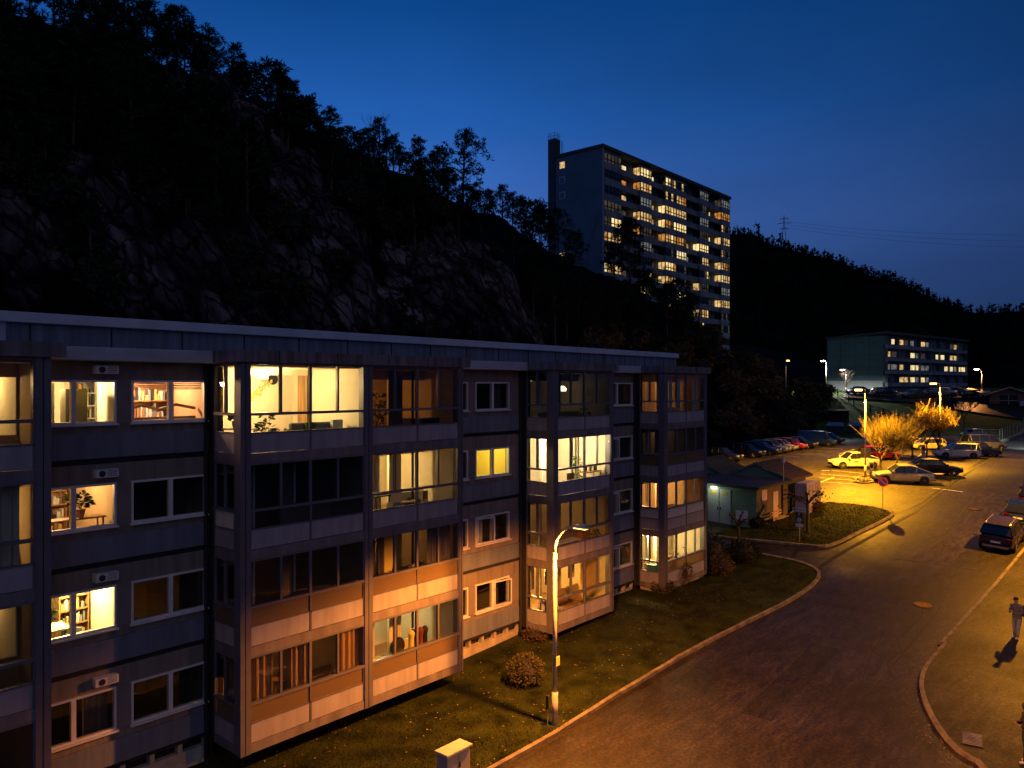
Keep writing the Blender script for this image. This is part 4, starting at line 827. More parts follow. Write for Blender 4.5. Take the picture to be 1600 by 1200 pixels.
# ------------------------------------------------------------------ tower block
TW0, TW1, TYF, TZT = 114.6, 165.9, 77.8, 54.2
TB = thing('tower_block', 'tall thirteen storey apartment tower with many lit bays on the wooded hill', 'building', (0,0,0))
def tp(name, m, par=None, **k): return m.build(name, par or TB, **k)
m = MB(); m.box(TW0,TW1-.2,TYF+1.7,88.2,12,TZT-.6,M_tw); m.box(TW0,TW0+.5,TYF-.1,TYF+1.69,12,TZT-.6,M_tw); tp('wall', m)
m = MB(); m.box(TW0-.01,TW0+.12,TYF-.14,TYF-.101,12,TZT-.7,M_strip); tp('corner_strip', m)
m = MB(); m.box(TW0-.15,TW1+.1,TYF-.25,88.4,TZT-.59,TZT,M_twd); tp('roof', m)
m = MB(); m.box(TW0+.1,TW0+1.7,88.45,90.1,12,TZT+3.2,M_twd); tp('chimney', m)
m = MB()
for h in (.0,.5,1.0): m.tube([(TW0+.1,88.5,TZT+3.3+h),(TW0+1.7,88.5,TZT+3.3+h),(TW0+1.7,90.1,TZT+3.3+h),(TW0+.1,90.1,TZT+3.3+h),(TW0+.1,88.5,TZT+3.3+h)], .04, M_pyl, 3)
for x in (.1,.9,1.7):
    for y in (88.5,90.1): m.tube([(TW0+x,y,TZT+3.2),(TW0+x,y,TZT+4.3)], .04, M_pyl, 3)
m.tube([(TW0+2.0,88.4,TZT-.5),(TW0+2.0,88.4,TZT+3.2)], .05, M_pyl, 3); m.tube([(TW0+2.4,88.4,TZT-.5),(TW0+2.4,88.4,TZT+3.2)], .05, M_pyl, 3); tp('chimney_railing', m)
def zc(zx): return 840+zx/3.43
cols_ = [('A',350,450,None,'ooddwwobdodoo'),('B',552,612,522,'bwpwoodwwowoo'),('C',686,742,655,'wobbwobwpwwoo'),('c',745,798,None,'owwwwpoowoooo'),('D',870,917,840,'popdbooooowoo'),('E',985,1030,955,'wapwowwwawoop')]
rows_lit = {'A':['dim','off','off','dim','bright','warm','off','warm','off','warm','off','off','off'],
 'B':['bright','warm','pale','warm','dim','pale','off','warm','warm','off','warm','off','off'],
 'C':['warm','off','bright','bright','warm','off','bright','warm','pale','bright','warm','off','off'],
 'c':['off','warm','warm','bright','amber','white','off','off','white','off','off','off','off'],
 'D':['pale','off','pale','dim','bright','off','off','dim','off','warm','off','off','off'],
 'E':['pale','amber','off','warm','off','amber','warm','pale','warm','off','off','off','dim']}
side_lit = {'A':None,'B':['warm','amber','off','warm','amber','off','off','off','off','off','off','off','off'],'C':['off','off','bright','bright','amber','off','warm','warm','off','warm','off','off','off'],'c':None,
 'D':['off','off','off','off','bright','off','off','warm','off','warm','off','off','off'],'E':['dim','amber','off','warm','off','warm','warm','off','warm','off','off','off','off']}
edges = []
for (n_,a,b_,sd,_) in cols_:
    x0, x1 = XF(zc(a), TYF), XF(zc(b_), TYF)
    if n_ == 'A': x0 = TW0+.55
    if n_ == 'E': x1 = TW1-.15
    edges.append([n_,x0,x1,sd])
edges[2][2] = edges[3][1]-.12
for (n_,x0,x1,sd) in edges:
    core = MB(); core.box(x0,x1,TYF+.15,TYF+1.69,12,TZT-.6,M_twf); tp('bay_wall', core)
    for r_ in range(13):
        z0 = 52.0-2.8*r_-.7; z1 = z0+1.5
        f = MB(); f.box(x0,x1,TYF-.02,TYF+.14,z1+.1,z0+1.79,M_bal); f.box(x0,x1,TYF-.03,TYF+.14,z0-1.0,z0,M_bal); f.box(x0,x1,TYF-.02,TYF+.14,z1,z1+.1,M_frame)
        n = max(3, round((x1-x0)/1.05))
        for i in range(n+1):
            u = x0+(x1-x0)*i/n; f.box(max(x0,u-.11),min(x1,u+.11),TYF-.02,TYF+.1,z0,z1,M_dark)
        f.box(x0,x1,TYF-.015,TYF+.1,z0+.42,z0+.58,M_dark)
        fo = tp('glazed_balcony', f)
        lit = rows_lit[n_][r_]; p_ = MB(); alt = random.random()
        for i in range(n):
            k_ = lit
            rv = random.random()
            if lit in ('bright','warm','amber') and rv < .3: k_ = ('dim','amber','white','warm')[int(rv*13)%4]
            if lit == 'off' and rv < .34: k_ = 'dim' if rv > .1 else 'warm'
            p_.box(x0+(x1-x0)*i/n+.06,x0+(x1-x0)*(i+1)/n-.06,TYF+.06,TYF+.12,z0,z1,E_[k_])
        tp('panes', p_, fo)
        if sd:
            f = MB(); f.box(x0-.035,x0-.003,TYF+.15,TYF+1.69,z0-1.0,z0,M_bal); f.box(x0-.03,x0-.003,TYF+.85,TYF+.95,z0,z1,M_frame); fo = tp('side_window', f)
            p_ = MB(); p_.box(x0-.02,x0-.004,TYF+.2,TYF+.85,z0,z1,E_[side_lit[n_][r_]]); p_.box(x0-.02,x0-.004,TYF+.95,TYF+1.6,z0,z1,E_[side_lit[n_][r_]]); tp('panes', p_, fo)
log = {0:{0:'white',1:'amber',2:'warm',3:'dim',7:'dim'},1:{0:'white',2:'warm',3:'bright',5:'dim'},2:{4:'warm',5:'pale',9:'warm'},3:{1:'warm',3:'bright',8:'dim'}}
gaps = [(edges[0][2],edges[1][1]),(edges[1][2],edges[2][1]),(edges[3][2],edges[4][1]),(edges[4][2],edges[5][1])]
for gi, (x0,x1) in enumerate(gaps):
    for r_ in range(13):
        z0 = 52.0-2.8*r_-.75
        b_ = MB(); b_.box(x0+.05,x1-.05,TYF+.55,TYF+.65,z0-1.0,z0+.05,M_bal); b_.box(x0+.05,x1-.05,TYF+.651,TYF+1.69,z0-1.1,z0-.95,M_twf); tp('balcony', b_)
        wn = MB(); xm = (x0+x1)/2; wn.box(xm-.9,xm+.7,TYF+1.6,TYF+1.69,z0-.2,z0+1.4,M_frame); wo = tp('window', wn)
        p_ = MB(); k_ = log[gi].get(r_, 'off'); p_.box(xm-.82,xm-.14,TYF+1.56,TYF+1.6,z0-.1,z0+1.3,E_[k_]); p_.box(xm-.06,xm+.62,TYF+1.56,TYF+1.6,z0-.1,z0+1.3,E_[k_ if k_ != 'bright' else 'warm']); tp('panes', p_, wo)
for r_, k_ in ((0,'warm'),(1,'off'),(2,'off'),(6,'warm'),(8,'warm')):
    z0 = 52.0-2.8*r_-.6; wn = MB(); wn.box(TW0-.05,TW0-.005,86.0,87.3,z0,z0+1.3,M_white); wo = tp('gable_window', wn); p_ = MB(); p_.box(TW0-.09,TW0-.051,86.1,87.2,z0+.08,z0+1.22,E_[k_]); tp('panes', p_, wo)
# ------------------------------------------------------------------ lower block on the terrace
SB = thing('terrace_block', 'low four storey block with blank concrete gable and scattered lit windows', 'building', (181.9,49.4,0), R(-7.7))
Z0 = 11.2
m = MB(); m.box(0,48.5,.3,13,8,22.4,M_tw); 
for z in (12.6,15.4,18.2,21.0): m.box(-.02,0,.3,13,z,z+.05,M_dark)
for y in (3.3,6.5,9.8): m.box(-.02,0,y,y+.05,12.6,22.4,M_dark)
m.build('wall', SB)
m = MB(); m.box(-.03,-.0,.4,12.9,8,12.5,M_panel); m.build('base_panel', SB)
m = MB()
T = None
for (ya,za,yb,zb2) in ((-.8,23.3,13.3,22.5),):
    m.face([(-.4,ya,za),(49,ya,za),(49,yb,zb2),(-.4,yb,zb2)], M_twd); m.face([(-.4,ya,za-.55),(49,ya,za-.55),(49,yb,zb2-.4),(-.4,yb,zb2-.4)], M_twd)
    m.face([(-.4,ya,za),(49,ya,za),(49,ya,za-.55),(-.4,ya,za-.55)], M_twd); m.face([(-.4,ya,za),(-.4,yb,zb2),(-.4,yb,zb2-.4),(-.4,ya,za-.55)], M_twd)
m.build('roof', SB)
def sx(zx, D0=170):   # position along the front from a column of the photograph
    px = 1180+zx/3.81; c, s = math.cos(R(-7.7)), math.sin(R(-7.7)); best = 0
    for i in range(486):
        t = i*.1; X = 181.9+c*t; Y = 49.4+s*t
        if px_of((X,Y,0))[0] < px: best = t
    return best
SBL = [(3,[(810,828,'white'),(846,882,'warm'),(888,915,'dim'),(920,942,'pale'),(983,1010,'warm'),(1015,1036,'pale'),(1150,1175,'dim'),(1180,1200,'warm')]),
 (2,[(772,803,'warm'),(810,840,'dim'),(918,948,'white'),(954,980,'pale'),(985,1008,'dim'),(1073,1097,'white'),(1100,1124,'white'),(1148,1176,'warm'),(1180,1202,'warm')]),
 (1,[(772,803,'pale'),(810,840,'pale'),(846,880,'warm'),(918,948,'white'),(953,980,'white'),(982,1006,'pale'),(1012,1040,'pale'),(1125,1145,'white'),(1150,1174,'white'),(1180,1196,'pale'),(1199,1222,'bright'),(1226,1247,'white')]),
 (0,[(770,800,'off'),(848,884,'warm'),(888,916,'warm'),(918,948,'white'),(953,980,'pale'),(984,1008,'white'),(1014,1030,'pale')])]
for k_, ws in SBL:
    zc_ = 12.75+2.8*k_
    b_ = MB(); b_.box(.1,48.4,-.6,.0,zc_-1.55,zc_-.75,M_bal); b_.build('balcony', SB)
    b_ = MB()
    for x in range(0,49,6): b_.box(x+.05,x+.25,-.6,.29,zc_-.74,zc_+1.2,M_twf)
    b_.build('bay_divider', SB)
    for (a,c_,kk) in ws:
        x0, x1 = sx(a)+.05, sx(c_)-.05
        if x1-x0 < .5: x1 = x0+.8
        f = MB(); f.box(x0-.06,x1+.06,-.05,.29,zc_-.72,zc_+.78,M_frame); fo = f.build('window', SB); p_ = MB(); xm = (x0+x1)/2
        p_.box(x0,xm-.05,-.08,-.051,zc_-.55,zc_+.55,E_[kk]); p_.box(xm+.08,x1,-.08,-.051,zc_-.55,zc_+.55,E_[kk]); p_.build('panes', fo)
# ------------------------------------------------------------------ green shed with double gabled garage
M_grn = mat('green_boards', (.2,.3,.2), .75, .15, 1.2, .15, stretch=(1,1,9)); M_brn = mat('shed_brown_wall', (.13,.105,.07), .85, .15, 1.5, .2); M_door = mat('grey_white_door', (.5,.55,.52), .6, .1, 1.5)
M_rf = mat('felt_roof', (.05,.05,.06), .7, .3, .8, .2); M_corr = mat('corrugated_roof', (.2,.13,.07), .6, .4, 1.5, stretch=(.3,8,1)); M_orn = mat('yellow_sign', (.8,.55,.03), .5, .1, 4)
GS = thing('green_shed', 'green shed with flat dark roof, white double doors and brown side wall', 'shed', (0,0,0))
X0, X1, Y0, Y1, Z1, Z2 = 49.1, 54.4, 21.2, 30.5, 1.6, 4.62
m = MB(); m.box(X0,X0+.15,Y0,Y1,Z1,Z2,M_grn); m.box(X0+.15,X1,Y1-.15,Y1,Z1,Z2,M_grn); m.build('green_wall', GS)
m = MB(); m.box(X0+.03,X1,Y0-.02,Y0+.15,Z1,Z2,M_brn); m.box(X1-.1,X1,Y0+.15,Y1-.16,Z1,Z2,M_brn); m.build('brown_wall', GS)
m = MB(); m.box(X0-.45,X1-.02,Y0-.35,Y1+.2,Z2,Z2+.16,M_rf); m.build('roof', GS)
yd0 = 49.1*ray(1142,0)[1]/ray(1142,0)[0]; yd1 = 49.1*ray(1107,0)[1]/ray(1107,0)[0]
for i,(a,c_) in enumerate((((yd0+yd1)/2+.03,yd1),(yd0,(yd0+yd1)/2-.03))):
    m = MB(); m.box(X0-.06,X0-.003,a,c_,Z1+.35,Z2-.22,M_door); d_ = m.build('door', GS); m = MB(); m.box(X0-.075,X0-.061,(a+c_)/2-.2,(a+c_)/2+.2,Z2-.62,Z2-.42,M_orn); m.build('warning_sign', d_)
    m = MB(); m.box(X0-.09,X0-.061,(a+.05 if i == 0 else c_-.1),(a+.1 if i == 0 else c_-.05),3.0,3.2,M_trim); m.build('handle', d_)
m = MB(); m.box(X0-.2,X0-.0,yd0+1.0,yd0+1.35,Z2-.2,Z2-.08,MATS['lamp_glow']); m.build('wall_lamp', GS); light('POINT','shed_light',(X0-.7,yd0+1.2,Z2-.15),14,(.85,1,.75),.08,GS)
m = MB(); m.box(49.9,50.7,Y0-.05,Y0-.021,3.75,4.45,mat('pink_board',(.6,.45,.42),.7,.08,3)); m.build('wall_board', GS)
xa = Y0*ray(1208,0)[0]/ray(1208,0)[1]; m = MB(); m.box(xa-.1,xa+.75,Y0-.06,Y0-.021,2.1,4.15,MATS['pink_board']); d_ = m.build('side_door', GS)
m = MB(); m.box(xa+.6,xa+.68,Y0-.1,Y0-.061,3.05,3.15,M_trim); m.build('handle', d_)
m = MB(); m.box(53.2,53.28,Y0-.14,Y0-.03,1.8,4.5,M_trim); m.build('downpipe', GS)
GG = thing('gabled_garage', 'garage with two dark corrugated gable roofs behind the green shed', 'garage', (0,0,0))
m = MB(); m.box(54.5,58.2,21.3,30.4,1.8,4.7,M_brn); m.build('wall', GG)
for i,(ya,ym,yb) in enumerate(((20.95,23.5,25.85),(25.9,28.2,30.7))):
    m = MB(); m.face([(54.46,ya+.2,4.7),(54.46,yb-.05,4.7),(54.46,ym,5.62)], M_grn); m.face([(54.46,ya+.2,4.7),(54.46,yb-.05,4.7),(54.6,yb-.05,4.7),(54.6,ya+.2,4.7)], M_grn); m.build('gable_board', GG)
    rm = M_corr
    m = MB(); xe = 58.7
    for (p0,p1) in (((ya,4.78),(ym,5.8)),((yb,4.78),(ym,5.8))):
        m.face([(54.3,p0[0],p0[1]),(xe,p0[0],p0[1]),(xe,p1[0],p1[1]),(54.3,p1[0],p1[1])], rm)
        m.face([(54.3,p0[0],p0[1]-.12),(xe,p0[0],p0[1]-.12),(xe,p1[0],p1[1]-.12),(54.3,p1[0],p1[1]-.12)], rm); m.face([(54.3,p0[0],p0[1]),(54.3,p1[0],p1[1]),(54.3,p1[0],p1[1]-.12),(54.3,p0[0],p0[1]-.12)], M_grn)
        m.face([(54.3,p0[0],p0[1]),(xe,p0[0],p0[1]),(xe,p0[0],p0[1]-.12),(54.3,p0[0],p0[1]-.12)], M_brn)
        n = 16
        for q in range(n):
            x = 54.4+(xe-54.5)*q/(n-1); m.tube([(x,p0[0],p0[1]+.015),(x,p1[0],p1[1]+.015)], .035, rm, 4)
    m.build('roof', GG)
p = Vector((XF(1224,21.1),21.1,Z2+.16)); t = thing('roof_pole', 'thin pole with a small square box on top rising from the shed roof edge', 'pole', p); m = MB(); m.tube([(0,0,0),(0,0,1.25)], .025, M_metal, 6); m.build('pole', t); m = MB(); m.box(-.14,.14,-.08,.08,1.25,1.6,mat('pale_box',(.6,.58,.5),.5,.1,3)); m.build('box', t, bevel=.02)
t = thing('storage_container', 'pale ribbed metal storage container at the right end of the sheds', 'container', (0,0,0)); cx = MB(); cx.box(54.6,57.3,19.9,20.75,1.9,4.55,mat('container_paint',(.5,.42,.44),.6,.15,2)); cx.build('body', t, bevel=.02)
for i in range(9): m = MB(); m.box(54.75+i*.29,54.83+i*.29,19.86,19.899,2.3,4.45,MATS['container_paint']); m.build('rib', t)
t = thing('bench', 'wooden bench against the brown shed wall', 'bench', (51.0,20.35,G(51,20.35)+.1), R(0)); M_bn = mat('bench_wood', (.5,.33,.18), .6, .2, 4, stretch=(1,8,1))
m = MB(); 
for y in (-.2,-.05,.1): m.box(-.95,.95,y,y+.12,.42,.46,M_bn)
m.build('seat', t); m = MB(); m.box(-.95,.95,.27,.3,.58,.68,M_bn); m.box(-.95,.95,.29,.32,.76,.86,M_bn); m.build('backrest', t)
for x in (-.8,.8): m = MB(); m.tube([(x,-.2,0),(x,-.2,.42),(x,.24,.42),(x,.3,.9)], .025, M_trim); m.tube([(x,.24,.42),(x,.26,0)], .025, M_trim); m.build('leg', t)
for i,(px_,py_,lab) in enumerate(((1220,800,'dark wheeled bin left of the container, nearer the bench'),(1233,800,'dark wheeled bin close beside the pale container'))):
    p = P(px_,py_); t = thing('wheeled_bin', lab, 'bin', (p.x,p.y-.3,p.z+.1), R(5)); m = MB(); m.tube([(0,0,.08),(0,0,1.0)], [.3,.4], M_black, 4); m.build('bin_body', t, bevel=.02); m = MB(); m.box(-.32,.32,-.34,.3,1.0,1.07,M_black); m.build('lid', t, bevel=.02)
    for s_ in (-1,1): m = MB(); m.lathe((s_*.25,.24,.09), [(.09,-.03),(.09,.03)], M_tyre, 10, 'x'); m.build('wheel', t)
# ------------------------------------------------------------------ signs
def text(s, size, m, par, loc, rot, name='lettering'):
    c = bpy.data.curves.new(name, 'FONT'); c.body = s; c.size = size; c.align_x = 'CENTER'; c.align_y = 'CENTER'; c.extrude = .002; c.materials.append(m)
    o = bpy.data.objects.new(name, c); COL.objects.link(o); dg = bpy.context.evaluated_depsgraph_get(); me = bpy.data.meshes.new_from_object(o.evaluated_get(dg)); COL.objects.unlink(o); bpy.data.objects.remove(o)
    n_ = bpy.data.objects.new(name, me); COL.objects.link(n_); n_.location = loc; n_.rotation_euler = rot; n_.parent = par; return n_
M_sw = mat('sign_white', (.75,.7,.66), .5, .06, 4); M_sb = mat('sign_dark', (.02,.02,.05), .4, .1, 4); M_sblue = mat('sign_blue', (.02,.06,.5), .4, .1, 4); M_sred = mat('sign_red', (.6,.04,.03), .4, .1, 4)
def facing(p): return math.atan2(-p.y, -p.x)+R(90)
p = P(1249,849); t = thing('sign_post', 'sign post on the grass with arrow board and parking signs', 'sign', (p.x,p.y,p.z+.1), facing(p)+R(-8)); hb = 53.0/FPX
def sz(py): return CAMZ+(602.5-py)/FPX*(CF*p.x+SF*p.y)-p.z-.1
m = MB(); m.tube([(0,0,0),(0,0,sz(793))], .03, M_metal, 8); m.build('pole', t)
def panel(w_, za, zb_, mt, name='panel'): q = MB(); q.box(-w_/2,w_/2,-.05,-.035,za,zb_,mt); return q.build(name, t)
o = panel(.78, sz(799), sz(793), M_sw, 'arrow_board'); text('\u25C4', .2, M_sb, o, (-.3,-.053,(sz(799)+sz(793))/2), (R(90),0,0)); text('50-52-54', .15, M_sb, o, (.06,-.053,(sz(799)+sz(793))/2), (R(90),0,0))
q = MB(); q.face([(-.36,-.054,(sz(799)+sz(793))/2),(-.24,-.054,sz(798)),(-.24,-.054,sz(794))], M_sb); q.build('arrow', o)
o = panel(.4, sz(807), sz(800.6), M_sb, 'parking_panel'); text('P', .24, M_sw, o, (0,-.053,(sz(807)+sz(800.6))/2), (R(90),0,0))
o = panel(.4, sz(817), sz(807.4), M_sb, 'clock_panel'); q = MB(); q.lathe((0,-.052,(sz(817)+sz(807.4))/2), [(.15,0),(.15,-.004),(.115,-.004),(.115,0)], M_sw, 24, 'y'); q.build('ring', o); q = MB(); q.box(-.012,.012,-.057,-.052,(sz(817)+sz(807.4))/2,(sz(817)+sz(807.4))/2+.09,M_sw); q.box(0,.07,-.057,-.052,(sz(817)+sz(807.4))/2-.01,(sz(817)+sz(807.4))/2+.012,M_sw); q.build('hands', o)
panel(.42, sz(823), sz(817.8), M_sw, 'white_panel')
p = P(1379.5,796); zt_ = CAMZ+(602.5-753)/FPX*(CF*p.x+SF*p.y)-p.z
t = thing('no_parking_sign', 'round blue no parking sign with red ring on a grey pole', 'sign', (p.x,p.y,p.z), facing(p)+R(5)); m = MB(); m.tube([(0,0,0),(0,0,zt_+.3)], .03, M_metal, 8); m.build('pole', t)
m = MB(); m.lathe((0,-.04,zt_), [(.02,0),(.34,0),(.34,-.012),(.02,-.012)], M_sred, 28, 'y'); m.lathe((0,-.054,zt_), [(.02,0),(.27,0),(.27,-.006),(.02,-.006)], M_sblue, 28, 'y'); o = m.build('disc', t)
T = Matrix.Translation((0,-.066,zt_))@Matrix.Rotation(R(45),4,'Y'); m = MB(); m.box(-.29,.29,-.004,.0,-.035,.035,M_sred,T); m.build('bar', t)
p = P(1162,824); t = thing('notice_board', 'white notice board on two legs behind the knobby tree', 'sign', (p.x,p.y,p.z+.1), facing(p)); m = MB(); m.box(-.5,.5,-.03,.0,.35,1.0,M_sw); m.build('board', t)
for s_ in (-1,1): m = MB(); m.tube([(s_*.4,.01,0),(s_*.4,.01,1.0)], .025, M_trim); m.build('leg', t)
# cabinet by the bottom edge
t = thing('electrical_cabinet', 'grey electrical cabinet with pale sloping top at the bottom edge', 'cabinet', (15.72,15.8,G(15.7,15.8)+.1)); 
D_ = CF*15.7+SF*15.6; h_ = 11.4-573/FPX*D_-t.location.z
m = MB(); m.box(-.42,.5,-.2,.22,0,h_,mat('cabinet_grey',(.36,.35,.36),.5,.1,3)); m.build('body', t, bevel=.01); m = MB(); m.box(-.47,.55,-.25,.27,h_+.004,h_+.07,mat('cabinet_top',(.62,.6,.5),.5,.1,3)); m.build('lid', t, bevel=.01)
m = MB(); m.box(.03,.036,-.21,-.201,.1,h_-.1,M_dark); m.box(.06,.09,-.23,-.201,h_*.5,h_*.5+.15,M_trim); m.build('door_seam', t)
# terrace shed, shelter, dumpsters, handrail, fence
p = P(1578,634); WS = thing('wooden_house', 'small brown wooden house with pale gable roof on the terrace', 'shed', (p.x,p.y,p.z), facing(p)); M_cl = mat('brown_cladding', (.2,.1,.05), .7, .2, 2, .2, stretch=(6,1,1))
m = MB(); m.box(-3.2,3.2,0,5,-.3,2.1,M_cl); m.face([(-3.2,-.001,2.1),(3.2,-.001,2.1),(0,-.001,3.3)], M_cl); m.build('wall', WS)
m = MB()
for s_ in (-1,1): m.face([(0,-.7,3.45),(s_*4,-.7,2.0),(s_*4,5.4,2.0),(0,5.4,3.45)], M_corr); m.face([(0,-.7,3.25),(s_*4,-.7,1.8),(s_*4,5.4,1.8),(0,5.4,3.25)], M_corr); m.face([(0,-.705,3.45),(s_*4,-.705,2.0),(s_*4,-.705,1.8),(0,-.705,3.25)], M_bn)
m.build('roof', WS); m = MB(); m.box(-1.6,1.2,-.06,-.005,0,1.9,M_dark); m.box(-.25,-.15,-.09,-.061,0,1.9,M_bn); m.box(-1.6,1.2,-.09,-.061,.9,1.0,M_bn); m.build('door', WS); m = MB(); m.box(1.5,3.1,-.9,-.1,0,.9,M_panel); m.build('low_wall', WS)
p = P(1305,668); CP = thing('open_shelter', 'dark open wooden shelter below the green bank', 'shelter', (p.x+1,p.y+1,p.z), facing(p)); m = MB(); m.box(-2.8,2.8,0,3,2.6,2.8,M_rf); m.build('roof', CP)
for x in (-2.6,0,2.6): m = MB(); m.box(x-.08,x+.08,.1,.26,0,2.6,M_dark); m.build('post', CP)
m = MB(); m.box(-2.8,2.8,2.9,3,0,2.6,M_dark); m.build('back_wall', CP)
for i,(px_,lab) in enumerate(((1305,'waste container with pale blue lid in the dark shelter, left one'),(1338,'waste container with pale blue lid right of the shelter'))):
    p = P(px_,677); t = thing('waste_container', lab, 'waste container', (p.x,p.y,p.z), facing(p)); m = MB(); m.box(-1.3,1.3,-.5,.6,.15,1.2,M_trim); m.build('body', t, bevel=.04); m = MB(); m.face([(-1.35,-.6,1.2),(1.35,-.6,1.2),(1.15,.6,1.75),(-1.15,.6,1.75)], mat('blue_lid',(.12,.2,.3),.4,.1,2)); m.face([(-1.35,-.6,1.16),(1.35,-.6,1.16),(1.15,.6,1.71),(-1.15,.6,1.71)], MATS['blue_lid']); m.build('lid', t)
HR = thing('handrail_fence', 'black slatted railing descending along the green bank', 'railing', (0,0,0)); prev = None
hp = [P(*q) for q in ((1277,606),(1299,617),(1309,618),(1326,627),(1334,632),(1360,644),(1380,650),(1392,656))]
for i,q in enumerate(hp): m = MB(); m.box(q.x-.08,q.x+.08,q.y-.08,q.y+.08,q.z-.2,q.z+1.25,M_dark); m.build('post', HR)
for a,c_ in zip(hp, hp[1:]):
    m = MB()
    for h in (.25,.6,.95,1.25): m.tube([a+Vector((0,0,h)),c_+Vector((0,0,h))], .055, M_dark, 4)
    m.build('rail', HR)
FN = thing('mesh_fence', 'thin steel fence on a low concrete wall by the far right road', 'fence', (0,0,0)); fp = densify([P(*q) for q in ((1500,692),(1535,692),(1562,692),(1578,684),(1600,672),(1625,662))], 2.6)
for a,c_ in zip(fp, fp[1:]):
    z_, z2 = G(a.x,a.y), G(c_.x,c_.y); m = MB(); m.tube([(a.x,a.y,z_),(a.x,a.y,z_+1.9)], .04, M_metal, 5); m.build('post', FN)
    m = MB()
    for h in (.3,.7,1.1,1.5,1.85): m.tube([(a.x,a.y,z_+h),(c_.x,c_.y,z2+h)], .012, M_metal, 3)
    m.build('rail', FN)
strip('kerb', [P(*q) for q in ((1440,712),(1530,697),(1560,694),(1580,686),(1600,674),(1640,660))][1:], .5, -.05, .35, M_kerb)
sheet('grass_bank', [P(*q) for q in ((1500,694),(1560,693),(1578,684),(1620,664),(1500,664))], .06, M_green)
sheet('terrace_road', [P(*q) for q in ((1318,621),(1420,629),(1500,641),(1560,650),(1640,662),(1640,630),(1540,621),(1400,613),(1318,612))], .08, M_asph)
# charging island
isl = smooth_line([P(*q) for q in ((1335,754),(1338,748),(1352,744),(1368,747),(1370,753),(1352,757),(1335,754))],2)
strip('kerb', isl, .16, -.05, .14, M_kerb); a = MB()
random.seed(21)
for _ in range(110):
    c = P(1352,751)+Vector((random.gauss(0,.55),random.gauss(0,.35),.1)); s_ = random.uniform(.06,.16); T = Matrix.Translation(c)@Matrix.Rotation(random.uniform(0,3),4,'Z')@Matrix.Rotation(random.uniform(0,3),4,'X'); a.box(-s_,s_,-s_*.7,s_*.7,-s_*.5,s_*.5,M_kerb,T)
tag(a.build('cobbles'), 'loose pale stones filling the charging island', 'stones', kind='stuff')
def charger(px_, py_, lab):
    p = P(px_,py_); t = thing('charging_post', lab, 'charging post', (p.x,p.y,p.z+.1), facing(p)); m = MB(); m.box(-.18,.18,-.12,.12,0,1.5,M_panel); m.build('body', t, bevel=.03); m = MB(); m.box(-.12,.12,-.128,-.121,.95,1.3,M_black); m.build('screen', t); m = MB(); m.tube([(.18,0,1.0),(.3,0,.7),(.28,0,.3),(.19,0,.6)], .02, M_black, 5); m.build('cable', t)
charger(1362,750,'white charging post on the stone island beside the lamp'); charger(1443,718,'white charging post between the bare trees')
p = P(1350.5,744); zz = CAMZ+(602.5-711)/FPX*68-p.z; t = thing('parking_notice', 'dark rectangular notice fixed in front of the parking lamp pole', 'sign', (p.x-.15,p.y-.15,p.z), facing(p)); m = MB(); m.box(-.42,.42,-.03,.0,zz-.45,zz+.45,M_sb); m.build('panel', t); m = MB(); m.box(-.4,.4,-.03,.0,zz-.62,zz-.47,M_sw); m.build('lower_panel', t); m = MB(); m.tube([(0,.02,0),(0,.02,zz+.4)], .03, M_trim, 6); m.build('pole', t)
